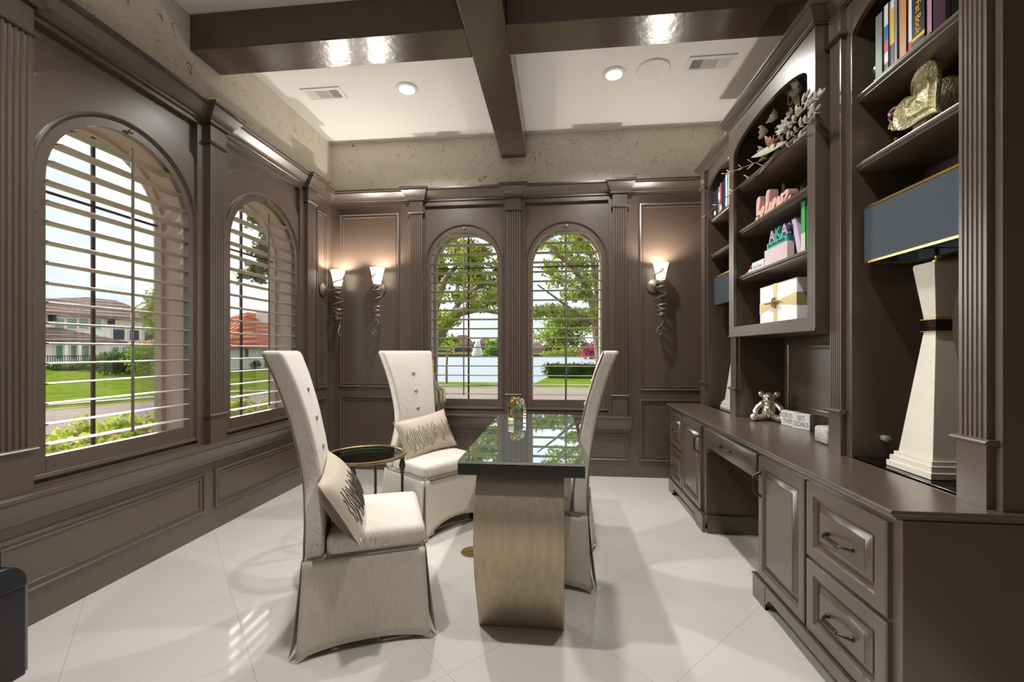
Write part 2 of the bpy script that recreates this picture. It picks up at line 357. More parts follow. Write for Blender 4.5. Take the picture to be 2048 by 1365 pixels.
BB = Basis((0, 4.25, 0), (1, 0, 0), (0, 0, 1), (0, -1, 0))      # back wall: a = world X
BR = Basis((0, 0, 0), (0, 1, 0), (0, 0, 1), (-1, 0, 0))         # right unit: a = world Y, c = -X
def arch_pts(cx, r, zs, zb, off=0, n=28, rz=None):
    rz = r if rz is None else rz
    P = [(cx - r + off, zb + off), (cx + r - off, zb + off)]
    for i in range(n + 1):
        a = pi * i / n; P.append((cx + (r - off) * cos(a), zs + (rz - off) * sin(a)))
    return P
def arch_frame(m, B, cx, r, zs, zb, prof, rz=None, n=28):      # prof: (inset, height), mitred at the bottom
    m.loops([[B.p(a, b, h) for a, b in arch_pts(cx, r, zs, zb, off, n, rz)] for off, h in prof])
def rect_frame(m, B, a0, a1, b0, b1, prof, cap=False):
    Ls = [[B.p(a0 + o, b0 + o, h), B.p(a1 - o, b0 + o, h), B.p(a1 - o, b1 - o, h), B.p(a0 + o, b1 - o, h)] for o, h in prof]
    m.loops([l for l in Ls], True, False, cap)
def arch_plate(m, B, a0, a1, b0, b1, cx, r, zs, zb, c0, c1, rz=None, n=28):   # plate with an arched hole, c1 is the front
    rz = r if rz is None else rz
    arc = [(cx + r * cos(pi * i / n), zs + rz * sin(pi * i / n)) for i in range(n + 1)]   # right to left
    for c in (c0, c1):
        for i in range(n):
            (x1, z1), (x2, z2) = arc[i], arc[i + 1]
            m.add([B.p(x1, z1, c), B.p(x1, b1, c), B.p(x2, b1, c), B.p(x2, z2, c)], [(0, 1, 2, 3)])
        for q in ([(a0, b0), (cx - r, b0), (cx - r, b1), (a0, b1)], [(cx + r, b0), (a1, b0), (a1, b1), (cx + r, b1)]):
            m.add([B.p(x, z, c) for x, z in q], [(0, 1, 2, 3)])
        if zb > b0 + 1e-6: m.add([B.p(x, z, c) for x, z in [(cx - r, b0), (cx + r, b0), (cx + r, zb), (cx - r, zb)]], [(0, 1, 2, 3)])
    hole = [(cx - r, zb), (cx + r, zb)] + arc
    m.loops([[B.p(x, z, c) for x, z in hole] for c in (c0, c1)])
    out = [(a0, b0), (a1, b0), (a1, b1), (a0, b1)]
    m.loops([[B.p(x, z, c) for x, z in out] for c in (c0, c1)])
def sweep_h(m, B, a0, a1, prof, z0=0, ends=True, ret0=None, ret1=None):     # horizontal moulding, prof: (c, dz)
    m.loops([[B.p(a, z0 + dz, c) for c, dz in prof] for a in (a0, a1)], True, ends, ends)
PAN = [(0, 0), (.002, .012), (.010, .016), (.016, .012), (.018, .004), (.030, .004), (.034, .009), (.040, .007), (.043, -.001)]
CROWN = [(0, 0), (.014, 0), (.014, .014), (.022, .018), (.026, .030), (.045, .050), (.068, .072), (.078, .080), (.080, .092), (.094, .096), (.094, .112), (0, .112)]
def ray(x, y):
    u = (x - CX) / FPX; v = (HY - y) / FPX
    return Vector((-sin(TH) + u * cos(TH), cos(TH) + u * sin(TH), v))
def onX(x, y, X): d = ray(x, y); t = X / d.x; return Vector((X, d.y * t, EYE + d.z * t))
def onY(x, y, Y): d = ray(x, y); t = Y / d.y; return Vector((d.x * t, Y, EYE + d.z * t))
def onZ(x, y, Z): d = ray(x, y); t = (Z - EYE) / d.z; return Vector((d.x * t, d.y * t, Z))
def onD(x, y, D): return Vector((0, 0, EYE)) + ray(x, y) * D

# ============================================================ ROOM SHELL
CEIL = 3.36; XL = -2.32; XR = 1.57; YB = 4.25; YF = -2.4
M().box(XL - .3, XR + .3, YF - .2, YB + .3, -.12, 0).build('floor', 'floor_tile', recentre=False, kind='structure')
M().box(XL - .3, XR + .3, YF - .2, YB + .3, CEIL, CEIL + .1).build('ceiling', 'ceiling', kind='structure')
WINL = [(2.135, .385, 2.02), (3.262, .385, 2.02)]         # centre, half width of the shutter opening, spring height
WINL_PLUS_ADDED = [(1.008, .385, 2.02)] + WINL      # first entry is an unseen window added beside the camera for extra daylight
WINB = [(-.923, .34, 2.09), (.095, .34, 2.09)]
def masonry(B, name, a0, a1, wins, hw):
    m = M(); cuts = [a0] + [(wins[i][0] + wins[i + 1][0]) / 2 for i in range(len(wins) - 1)] + [a1]
    for (cx, r, zs), s, e in zip(wins, cuts, cuts[1:]):
        arch_plate(m, B, s, e, 0, 2.735, cx, r + .03, zs, .66, -.26, -.06)
    B.box(m, a0, a1, 2.735, CEIL, -.26, 0)
    return m.build(name, 'plaster', kind='structure')
wl = masonry(BL, 'wall_left', YF, YB + .26, WINL_PLUS_ADDED, 0)
wb = masonry(BB, 'wall_back', XL, XR, WINB, 0)
M().box(XR, XR + .2, YF, YB, 0, CEIL).build('wall_right', 'plaster', kind='structure')
M().box(XL, XR, YF - .15, YF, 0, CEIL).build('wall_front', 'wood', kind='structure')
M().box(XR - .018, XR - .0005, YF + .021, 1.30, .141, 2.73).build('trim_40', 'wood', kind='structure')  # unseen dark panelling, added to cut light bounced from behind
# ceiling beams
b1 = M(); b1.box(-.544, -.295, YF, YB - .001, 3.13, CEIL - .001)
b1.build('ceiling_beam', 'wood_beam', bevel=.006, label='long dark brown ceiling beam running toward the back wall between its two windows', cat='ceiling beam')
b2 = M(); b2.box(XL + .001, -.5445, 2.514, 2.768, 3.13, CEIL - .001); b2.box(-.2945, XR - .001, 2.514, 2.768, 3.13, CEIL - .001)
b2.build('ceiling_beam', 'wood_beam', bevel=.006, label='dark brown ceiling beam crossing the room from the left wall to the bookcase', cat='ceiling beam')

# ---- panelling
def flutes(m, B, a0, a1, z0, z1, c, n=5, d=.007):       # pilaster face with vertical grooves
    w = a1 - a0; g = w / (n * 2 + 1.6); e = 1.3 * g; prof = [(a0, 0)]
    a = a0 + e
    for i in range(n):
        for k in range(5): prof.append((a + g * k / 4, c - d * sin(pi * k / 4)))
        a += g * 2
        if i == n - 1: break
    prof = [(a0, 0.0), (a0, c)] + prof[1:] + [(a1, c), (a1, 0.0)]
    m.loops([[B.p(x, z, cc) for x, cc in prof] for z in (z0, z1)], True, True, True)
def pilaster(B, name, a0, a1, zb, zbase, zcap, ztop, c, label, x0=0.0, n=5):
    m = M(); flutes(m, B, a0 + .004, a1 - .004, zbase, zcap, c)
    m2 = M()
    B.box(m2, a0, a1, zb, zbase, x0, c + .004)
    B.box(m2, a0, a1, zcap, ztop, x0, c + .004)
    for zz in (zbase, zcap):
        m2.loops([[B.p(a, zz + dz, cc) for cc, dz in [(x0, -.009), (c + .006, -.009), (c + .016, -.004), (c + .018, 0), (c + .016, .004), (c + .006, .009), (x0, .009)]] for a in (a0 - .012, a1 + .012)], True, True, True)
    m.v += []; k = len(m.v); m.add(m2.v, m2.f)
    return m
def wall_panelling(B, name, a0, a1, wins, pils, hb, ringr, hdr, rails, lows, fulls, tallz):
    # wins: centre, shutter half, spring ; pils: (a0,a1) ; fulls: plain full-height panel bays
    zt = 2.735
    m = M()
    lo, hi = wins[0][0] - hb, wins[-1][0] + hb
    # wainscot + header + stiles (front plane c=0), windows recessed to c=-.03
    B.box(m, a0, a1, 0, .62, -.06, 0)
    B.box(m, a0, a1, hdr, zt, -.06, 0)
    edges = [a0] + sum([[w[0] - hb, w[0] + hb] for w in wins], []) + [a1]
    for i in range(0, len(edges), 2): B.box(m, edges[i], edges[i + 1], .62, hdr, -.06, 0)
    for cx, r, zs in wins:
        arch_plate(m, B, cx - hb, cx + hb, .62, hdr, cx, r + .052, zs, .645, -.06, -.034)
        # raised flat ring, cut off by the stiles
        n = 30; ring = []
        R1 = ringr; R0 = r + .052
        for i in range(n + 1):
            t = pi * i / n
            xo = max(-hb, min(hb, R1 * cos(t))); zo = R1 * sin(t)
            if abs(R1 * cos(t)) > hb: zo = min(math.sqrt(max(R1 * R1 - hb * hb, 0)), 9) * (sin(t) / math.sqrt(max(1 - (hb / R1) ** 2, 1e-6)))
            ring.append(((cx + R0 * cos(t), zs + R0 * sin(t)), (cx + xo, zs + zo)))
        for j in range(n):
            (p1, q1), (p2, q2) = ring[j], ring[j + 1]
            vs = [B.p(*p1, -.014), B.p(*q1, -.014), B.p(*q2, -.014), B.p(*p2, -.014), B.p(*q1, -.035), B.p(*q2, -.035), B.p(*p1, -.035), B.p(*p2, -.035)]
            m.add(vs, [(0, 1, 2, 3), (1, 4, 5, 2), (0, 3, 7, 6)])
        B.box(m, cx - hb, cx - R0, .645, zs, -.035, -.014); B.box(m, cx + R0, cx + hb, .645, zs, -.035, -.014)
        # arched bead between the ring and the shutter
        arch_frame(m, B, cx, r + .056, zs, .645, [(-.010, -.014), (-.009, -.004), (-.003, .001), (.002, -.001), (.004, -.009), (.009, -.008), (.012, -.012), (.012, -.06)])
    o = m.build(name, 'wood', smooth=True, kind='structure')
    return o
pl = wall_panelling(BL, 'trim_1', YF, YB - .001, WINL_PLUS_ADDED, None, .44, .62, 2.70, None, None, None, None)
pb = wall_panelling(BB, 'trim_2', XL + .001, XR - .001, WINB, None, .405, .52, 2.685, None, None, None, None)
# picture-frame mouldings
m = M()
for a in [(-1.0, .18), (.26, 1.46), (1.54, 2.63), (2.71, 3.79)]: rect_frame(m, BL, a[0], a[1], .152, .415, PAN, True)
rect_frame(m, BL, 3.955, 4.15, .85, 2.60, PAN, True); rect_frame(m, BL, 3.955, 4.15, .155, .755, PAN, True)
m.build('trim_3', 'wood', smooth=True, kind='structure')
m = M()
for a in [(-1.36, -.46), (-.38, .695)]: rect_frame(m, BB, a[0], a[1], .158, .42, PAN, True)
rect_frame(m, BB, -2.228, -1.594, .845, 2.625, PAN, True); rect_frame(m, BB, -2.228, -1.594, .155, .755, PAN, True)
rect_frame(m, BB, .794, 1.50, .838, 2.635, PAN, True); rect_frame(m, BB, .794, 1.50, .160, .755, PAN, True)
m.build('trim_4', 'wood', smooth=True, kind='structure')
# window-sill rails
RAIL = [(0, -.13), (.008, -.13), (.012, -.118), (.012, -.110), (.018, -.09), (.03, -.06), (.046, -.042), (.050, -.036), (.05, -.030), (.062, -.026), (.070, -.014), (.068, -.004), (.058, 0), (0, 0)]
m = M(); sweep_h(m, BL, YF, 3.93, RAIL, .60); m.build('trim_5', 'wood', smooth=True, kind='structure')
m = M(); sweep_h(m, BB, -1.52, .712, RAIL, .59); m.build('trim_6', 'wood', smooth=True, kind='structure')
# crown
PILL = [(1.525, 1.665), (2.636, 2.775), (3.765, 3.90)]; PILB = [(-1.475, -1.335), (-.489, -.349), (.535, .675)]
def crown(B, a0, a1, pils, name):
    m = M(); sweep_h(m, B, a0, a1, CROWN, 2.73)
    for p0, p1 in pils:     # break-forward over each pilaster, with mitred returns
        q0, q1 = p0 - .012, p1 + .012; f = .045
        Ls = []
        for k, (aa, sg) in enumerate([(q0, -1), (q0, -1), (q1, 1), (q1, 1)]):
            Ls.append([B.p(aa + sg * c * .62, 2.73 + dz, (0 if k in (0, 3) else c + f)) for c, dz in CROWN])
        m.loops(Ls, True, True, True)
    return m.build(name, 'wood', smooth=True, kind='structure')
crown(BL, YF, YB, PILL + [(.4, .54)], 'trim_7'); crown(BB, XL, XR, PILB, 'trim_8')
tn = 9
for B, pp, zb in ((BL, PILL + [(.4, .54)], .60), (BB, PILB, .59)):
    for p0, p1 in pp:
        pilaster(B, '', p0, p1, zb, .79, 2.61, 2.735, .036, '').build('trim_%d' % tn, 'wood', smooth=True, kind='structure'); tn += 1
M().box(XR - .02, XR, YF, YB - .001, 0, .14).build('baseboard_right', 'wood', kind='structure')
M().box(XL, XR, YF, YF + .02, 0, .14).build('baseboard_front', 'wood', kind='structure')

# ---- windows: arched glass, frame and mullion, pale reveal
def window(B, idx, cx, r, zs):
    R1 = r + .03
    w = thing('window_%d' % idx, B.p(cx, .70, -.22), None, None, kind='structure')
    m = M(); P = arch_pts(cx, R1 - .02, zs, .66, 0); m.loops([[B.p(a, b, c) for a, b in P] for c in (-.232, -.228)], True, True, True); m.build('pane', 'pane', w)
    m = M(); arch_frame(m, B, cx, R1, zs, .66, [(0, -.26), (0, -.205), (.028, -.205), (.032, -.215), (.032, -.25), (0, -.26)]); m.build('window_frame', 'jamb', w, smooth=True)
    m = M(); B.box(m, cx - .008, cx + .008, .69, zs + R1 - .03, -.238, -.226); B.box(m, cx - R1 + .03, cx + R1 - .03, zs - .006, zs + .006, -.237, -.227); m.build('mullion', 'mullion', w)
    m = M(); arch_frame(m, B, cx, R1, zs, .66, [(.0, -.206), (.003, -.206), (.003, -.055), (.0, -.055), (0, -.206)]); m.build('window_reveal', 'jamb', w, smooth=True)
WN = 1
SHL = {}
LBL = {1: 'brown arched louvered shutter of the large nearest window on the left wall', 2: 'brown arched louvered shutter on the left wall behind the nearest tall chair',
       3: 'brown arched louvered shutter left of the two on the back wall', 4: 'brown arched louvered shutter right of the two on the back wall'}
def shutter(B, idx, cx, r, zs, tilt, side):
    t = thing('plantation_shutter', B.p(cx, .648, -.03), LBL[idx], 'window shutter', group='arched plantation shutters')
    m = M(); ro = r + .042
    # frame front/back plates with the arched hole, outer edge arched too
    out = arch_pts(cx, ro, zs, .648, 0, 28); inn = arch_pts(cx, r, zs, .735, 0, 28)
    m.loops([[B.p(a, b, -.015) for a, b in out], [B.p(a, b, -.015) for a, b in inn], [B.p(a, b, -.047) for a, b in inn], [B.p(a, b, -.047) for a, b in out], [B.p(a, b, -.015) for a, b in out]])
    m.build('shutter_frame', 'wood', t, smooth=True)
    for s in (-1, 1):     # hairline joints between stiles and rails
        m = M(); B.box(m, cx + s * (r - .002) - .001, cx + s * (r - .002) + .001, .65, .735, -.0152, -.0146)
        m.build('joint_line', 'table_dark', t)
    k = 0; z = .785
    while z < zs + r - .03:
        hw = r if z <= zs else math.sqrt(max(r * r - (z - zs) ** 2, 0))
        if hw > .08:
            m = M(); a0, a1 = cx - hw + .001, cx + hw - .001; half = .043; th = .0052
            prof = [(half * cos(q * pi / 6), th * sin(q * pi / 6)) for q in range(12)]
            ct, st = cos(tilt), sin(tilt)
            pr = [(-.040 + x * ct - y * st, z + x * st + y * ct) for x, y in prof]
            inset = .0 if z <= zs else .03
            if z <= zs:
                m.loops([[B.p(a, zz, c) for c, zz in pr] for a in (a0, a1)], True, True, True)
            else:        # louver ends follow the arch
                m.loops([[B.p(a + (inset if sgn > 0 else -inset) * (abs(c + .040) / half) ** 1.5 * .6, zz, c) for c, zz in pr] for a, sgn in ((a0, 1), (a1, -1))], True, True, True)
            m.build('louver', 'louver', t, smooth=True)
        z += .0938
    m = M(); B.box(m, cx - .006, cx + .006, .775, zs + r - .075, .006, .017); m.build('tilt_rod', 'louver_dark', t, bevel=.002)
    m = M(); m.lathe([(.006, 0), (.006, .008), (.012, .012), (.014, .018), (.010, .024), (.001, .026)], (0, 0, 0), 14)
    kp = B.p(cx, zs + r + .016, -.015); Nn = B.N; q = Nn.to_track_quat('Z', 'Y')
    m.xf(lambda x, y, z_: Vector(kp) + q @ Vector((x, y, z_))); m.build('magnet_knob', 'iron', t, smooth=True)
    for zz in (.78, 1.25, 1.85):
        m = M(); aa = cx + side * (r + .046)
        B.box(m, aa - .006, aa + .006, zz, zz + .07, -.02, -.006); m.build('hinge', 'wood', t)
for i, (cx, r, zs) in enumerate(WINL): window(BL, WN, cx, r, zs); shutter(BL, WN, cx, r, zs, R_(2), -1); WN += 1
for i, (cx, r, zs) in enumerate(WINB): window(BB, WN, cx, r, zs); shutter(BB, WN, cx, r, zs, R_(6 if i == 0 else 2), -1 if i == 0 else 1); WN += 1
window(BL, 5, *WINL_PLUS_ADDED[0])  # added window out of view, admits sunlight as side fill

# ============================================================ CEILING FIXTURES
def can(x, y, label, vis=True):
    t = thing('recessed_light', (x, y, CEIL - .012), label, 'ceiling light', group='recessed ceiling lights')
    m = M(); m.lathe([(.058, .008), (.062, .0), (.085, .004), (.088, .012), (.058, .012)], (x, y, CEIL - .014), 32); m.build('trim_ring', 'white', t, smooth=True)
    m = M(); m.lathe([(.0575, 0), (.0575, .004)], (x, y, CEIL - .008), 28); m.build('lens', 'lens', t)
can(-1.212, 3.407, 'glowing round recessed light in the ceiling left of the long beam')
can(.441, 3.387, 'glowing round recessed light in the ceiling right of the long beam, beside the speaker')
for x, y, en in ((-1.212, 3.407, 150), (.441, 3.387, 150), (-1.21, 1.5, 140), (.44, 1.5, 95)):  # last two are added unseen spots filling the near bay, without fixtures
    light('can_or_fill_spot', 'SPOT', (x, y, CEIL - .03), en * 1.05, (1, .985, .965), (0, 0, 0), .055, spot_size=R_(140), spot_blend=.9)
t = thing('ceiling_speaker', (.728, 3.363, CEIL - .01), 'round grey flush ceiling speaker grille between the right light and its vent', 'speaker')
M().lathe([(.11, .0), (.118, -.002), (.124, .004), (.124, .0095), (.11, .0095)], (.728, 3.363, CEIL - .01), 40).build('rim', 'white', t, smooth=True)
M().lathe([(.1095, 0), (.1095, .006)], (.728, 3.363, CEIL - .009), 40).build('speaker_grille', 'grille', t)
def vent(x, y, dirs, label):
    t = thing('ceiling_vent', (x, y, CEIL - .012), label, 'air vent', group='white ceiling air vents')
    m = M(); B = Basis((x, y, CEIL - .001), (1, 0, 0), (0, 1, 0), (0, 0, -1))
    rect_frame(m, B, -.17, .17, -.085, .085, [(0, 0), (.004, .008), (.03, .010), (.034, .004)]); m.build('vent_frame', 'white', t, smooth=True)
    M().box(x - .137, x + .137, y - .052, y + .052, CEIL - .003, CEIL - .0015).build('backing', 'vent_dark', t)
    secs = [(-.135, -.06, 'y'), (-.055, .055, 'x'), (.06, .135, 'y')]
    m = M()
    for k, (u0, u1, d) in enumerate(secs):
        if d == 'x':
            for j in range(11): yy = y - .048 + .0095 * j; m.box(x + u0, x + u1, yy, yy + .0035, CEIL - .010, CEIL - .003)
        else:
            for j in range(6):
                xx = x + u0 + .0125 * j; w = .003 if (k == dirs) else .0095
                m.box(xx, xx + w, y - .05, y + .05, CEIL - .010, CEIL - .003)
        m.box(x + u1, x + u1 + .004, y - .052, y + .052, CEIL - .011, CEIL - .003)
    m.build('slats', 'white', t)
vent(-1.918, 3.403, 2, 'white rectangular air vent in the ceiling near the left wall')
vent(1.13, 3.33, 0, 'white rectangular air vent in the ceiling near the bookcase')

# ============================================================ SCONCES
def make_sconce():      # local: wall at y=0, sconce sticks out toward -y; z=0 at the plate centre
    t = thing('wall_sconce', (0, 0, 0), '', 'wall lamp')
    m = M(); m.lathe([(.062, 0), (.066, -.004), (.064, -.012), (.050, -.018), (.030, -.030), (.012, -.034)], (0, -.002, 0), 32, 'y'); m.build('backplate', 'iron', t, world=False, smooth=True)
    m = M(); m.tube([(0, -.03, .0), (0, -.07, -.012), (.01, -.115, 0), (.03, -.13, .02)], .007); m.build('arm', 'iron', t, world=False, smooth=True)
    cx, cy = .035, -.14
    m = M(); Ls = []
    prof = [(.036, .04), (.044, .08), (.058, .15), (.071, .192), (.069, .192), (.056, .15), (.042, .08), (.034, .043)]
    for r, h in prof: Ls.append([(cx + r * cos(2 * pi * j / 32), cy + r * sin(2 * pi * j / 32), h) for j in range(32)])
    m.loops(Ls, True, True, True); m.build('glass_shade', 'shade', t, world=False, smooth=True)
    pts = []; rad = []
    def add(r, a, z, w=.0056): pts.append((cx + r * cos(a), cy + r * sin(a), z)); rad.append(w)
    for k in range(12):      # small hook lying on the shade
        a = -pi * .55 + k * pi * 1.45 / 11; pts.append((cx - .004 + .016 * cos(pi - a), cy - .066, .118 + .014 * sin(a))); rad.append(.0028 + .0002 * k)
    pts.reverse(); rad.reverse(); pts.reverse(); rad.reverse()
    def hel(z0, z1, r0, r1, a0, a1, n):
        for k in range(n + 1):
            f = k / n; add(r0 + (r1 - r0) * f, a0 + (a1 - a0) * f, z0 + (z1 - z0) * f)
    hel(.100, .030, .064, .046, -pi * .62, -pi * 1.6, 12)
    hel(.028, -.045, .044, .040, -pi * 1.62, -pi * 5.4, 34)
    hel(-.050, -.165, .044, .055, -pi * 5.45, -pi * 7.3, 22)
    hel(-.170, -.295, .054, .036, -pi * 7.35, -pi * 13.0, 54)
    x0, y0, z0 = pts[-1]
    for k in range(1, 20):
        f = k / 19; pts.append((cx + (x0 - cx) * (1 - f) + .040 * sin(f * pi * 1.55) * (1 if x0 > cx else 1), y0 + (cy - .03 - y0) * f, z0 - .150 * f)); rad.append(.0056 - .0008 * f)
    lx, ly, lz = pts[-1]
    for k in range(1, 22):
        f = k / 21; a = pi + f * pi * 2.2; rr = .024 - .015 * f
        pts.append((lx + .024 + rr * cos(a), ly, lz + rr * sin(a) * 1.0)); rad.append(.0048 - .0018 * f)
    m = M(); m.tube(pts, rad, 8); m.build('coil', 'iron', t, world=False, smooth=True)
    return t
sc0 = make_sconce()
SP = [((-1.80, 4.247, 1.845), 0, 'iron spiral sconce lit on the back wall, in the left corner panel'),
      ((.925, 4.247, 1.838), 0, 'iron spiral sconce lit on the back wall, right of the windows beside the bookcase'),
      ((-2.317, 4.075, 1.83), pi / 2, 'iron spiral sconce lit on the left wall, next to the corner')]
for i, (loc, rz, lb) in enumerate(SP):
    o = sc0 if i == 0 else copy_tree(sc0)
    o.location = loc; o.rotation_euler = (0, 0, rz); o['label'] = lb; o['group'] = 'spiral wall sconces'
    off = Matrix.Rotation(rz, 3, 'Z') @ Vector((.035, -.14, .17)); q = Vector(loc) + off
    light('sconce_bulb', 'POINT', q + Vector((0, 0, -.015)), 24, (1, .93, .84), size=.02)

# ============================================================ RIGHT-HAND BUILT-IN
YN, YFAR = 1.362, 3.90
XC = 1.0      # carcass front
def front_panel(m, a0, a1, b0, b1, xf, thick=.018, inner=.055):      # raised-panel door or drawer front
    c = -xf
    prof = [(0, c - thick), (0, c - .004), (.004, c), (inner - .016, c), (inner - .012, c - .007), (inner - .004, c - .008), (inner, c - .017), (inner + .008, c - .017), (inner + .010, c - .012), (inner + .028, c - .003), (inner + .030, c + .001)]
    rect_frame(m, BR, a0, a1, b0, b1, prof, True)
    m.loops([[BR.p(a0, b0, c - thick), BR.p(a1, b0, c - thick), BR.p(a1, b1, c - thick), BR.p(a0, b1, c - thick)]] * 1, True, False, True) if False else None
def handle(parent, ca, cb, xf, L=.128, vert=False):
    m = M(); h = L / 2; n = 14; pts = []
    for k in range(n + 1):
        f = -1 + 2 * k / n; out = .030 * (1 - abs(f) ** 6) + .004
        u = f * h
        pts.append((xf - out, ca + (0 if vert else u), cb + (u if vert else 0)))
    m.tube(pts, [.0055 + .002 * (1 if k in (0, n) else 0) for k in range(n + 1)], 8)
    for s in (-1, 1):
        u = s * h; c = (xf - .0005, ca + (0 if vert else u), cb + (u if vert else 0)); m.lathe([(.009, 0), (.009, -.004), (.006, -.010)], c, 12, 'x')
    for k in range(-4, 5):
        u = k * h / 6.5; m.torus((xf - .033, ca + (0 if vert else u), cb + (u if vert else 0)), .0058, .0014, 'z' if vert else 'y', 10, 5)
    m.build('handle', 'pewter', parent, smooth=True)
def plinth(m, a0, a1, front=.975, feet=True, h=.11, w=.13):
    ft = w; P = [(a0, 0), (a0 + ft, 0)]
    n = 8
    for k in range(n + 1): f = k / n; P.append((a0 + ft - .005 + .055 * f, .015 + .050 * math.sin(f * pi / 2)))
    for k in range(n + 1): f = 1 - k / n; P.append((a1 - ft + .005 - .055 * f, .015 + .050 * math.sin(f * pi / 2)))
    P += [(a1 - ft, 0), (a1, 0), (a1, h), (a0, h)]
    mid = [(a, b) for a, b in P]
    # front board as strips (top edge to lower outline)
    low = [(a, b) for a, b in P[:-2]]
    for (x1, z1), (x2, z2) in zip(low, low[1:]):
        if x2 - x1 < 1e-5: continue
        m.add([BR.p(x, z, c) for c in (-front - .018, -front) for x, z in ((x1, z1), (x2, z2), (x2, h), (x1, h))], [(4, 5, 6, 7), (0, 3, 2, 1), (0, 1, 5, 4), (3, 7, 6, 2)])
    m.box(front, front + .018, a0, a0 + .0005, 0, h); m.box(front, front + .018, a1 - .0005, a1, 0, h)
    m.box(front - .004, front + .02, a0, a1, h, h + .008)
def base_unit(y0, y1, door, drw, hs, label, hside, flip):
    t = thing('base_cabinet', ((XC + 1.56) / 2, (y0 + y1) / 2, 0), label, 'cabinet')
    m = M(); m.box(XC, 1.566, y0, y1, .112, .7255)
    m.box(XC + .03, 1.566, y0 + (.0 if y0 < 2 else .0), y1, .0, .112); m.build('body', 'wood', t, bevel=.002)
    m = M(); plinth(m, y0 - (.012 if y0 < 2 else -.0), y1 + (.03 if y0 < 2 else .0)); m.build('plinth', 'wood', t)
    m = M(); front_panel(m, door[0], door[1], .124, .706, XC - .018); d = m.build('door', 'wood', t, smooth=True)
    handle(d, door[1] - .028 if hside else door[0] + .028, .575, XC - .018, .11, True)
    for z0, z1 in ((.124, .402), (.416, .706)):
        m = M(); front_panel(m, drw[0], drw[1], z0, z1, XC - .018, inner=.062 if drw[1] - drw[0] > .35 else .05); d = m.build('drawer', 'wood', t, smooth=True)
        handle(d, (drw[0] + drw[1]) / 2, (z0 + z1) / 2 - .005, XC - .018, .128 if drw[1] - drw[0] > .35 else .11)
    return t
base_unit(YN, 2.236, (1.832, 2.222), (1.400, 1.817), None, 'brown base cabinet at the near end, one raised door and two wide drawers', True, False)
base_unit(3.012, 3.885, (3.075, 3.505), (3.525, 3.865), None, 'brown base cabinet at the far end, narrow drawers beside a raised door', False, True)
# kneehole drawer between the two units
t = thing('desk_drawer_unit', (XC + .1, 2.624, .56), 'shallow brown pencil drawer spanning the open kneehole under the countertop', 'drawer')
m = M(); m.box(XC + .001, 1.56, 2.2375, 3.0105, .60, .7255); m.build('body', 'wood', t)
m = M(); c = -(XC - .018); rect_frame(m, BR, 2.252, 2.985, .585, .708, [(0, c - .018), (0, c - .005), (.006, c)], True); d = m.build('drawer_front', 'wood', t, smooth=True)
handle(d, 2.62, .648, XC - .018, .128)
m = M()
for s, a in ((1, 2.2375), (-1, 3.0105)):
    P = [(0, .60), (.075, .60), (.070, .588), (.060, .590), (.050, .578), (.030, .572), (.018, .556), (.012, .54), (0, .535)]
    m.loops([[(x, a + s * u, z) for u, z in P] for x in (XC + .004, XC + .02)], True, True, True)
m.build('scroll_bracket', 'wood', t)
m = M(); m.box(XC + .004, 1.56, 2.995, 3.0105, 0, .11); m.box(XC + .004, 1.56, 2.99, 3.0105, .11, .118); m.build('kneehole_base', 'wood', t)
# countertop
m = M()
P = [(.0, .0), (.010, .0), (.012, .006), (.020, .010), (.026, .016), (.034, .018), (.040, .022), (.040, .034)]
Ls = []
for off, z in [(.040, .0), (.030, .0), (.028, .006), (.020, .010), (.012, .012), (.010, .018), (.004, .020), (0, .024), (0, .030), (.004, .034)]:
    Ls.append([(.955 + off, YN - .020 + off * .8, .726 + z), (.955 + off, 3.905 - off * .8, .726 + z), (1.568, 3.905 - off * .8, .726 + z), (1.568, YN - .020 + off * .8, .726 + z)])
m.loops(Ls, True, True, True)
m.build('countertop', 'wood', smooth=True, bevel=0, label='long brown countertop running over both base cabinets and the kneehole', cat='countertop')

# upper bookcases
def shelf(parent, a0, a1, ztop, xf, xb=1.549):
    m = M(); prof = [(-xb, -.034), (-xf - .006, -.034), (-xf - .001, -.030), (-xf - .001, -.024), (-xf + .004, -.020), (-xf + .006, -.012), (-xf + .004, -.005), (-xf - .004, 0), (-xb, 0)]
    m.loops([[BR.p(a, ztop + dz, c) for c, dz in prof] for a in (a0, a1)], True, True, True)
    m.build('shelf', 'wood', parent, smooth=True)
HC = [(0, 0), (.008, 0), (.008, .008), (.013, .010), (.014, .018), (.024, .032), (.040, .052), (.046, .056), (.046, .062), (.055, .066), (.055, .080), (0, .080)]
def hutch_crown(parent, y0, y1, xf, ret0, ret1, zb=2.728):
    m = M(); Ls = []
    if ret0: Ls.append([(1.565, y0 - c, zb + dz) for c, dz in HC])
    Ls.append([(xf - c, y0 - (c if ret0 else 0), zb + dz) for c, dz in HC]); Ls.append([(xf - c, y1 + (c if ret1 else 0), zb + dz) for c, dz in HC])
    if ret1: Ls.append([(1.565, y1 + c, zb + dz) for c, dz in HC])
    m.loops(Ls, True, True, True); m.build('crown', 'wood', parent, smooth=True)
ZC = .7605
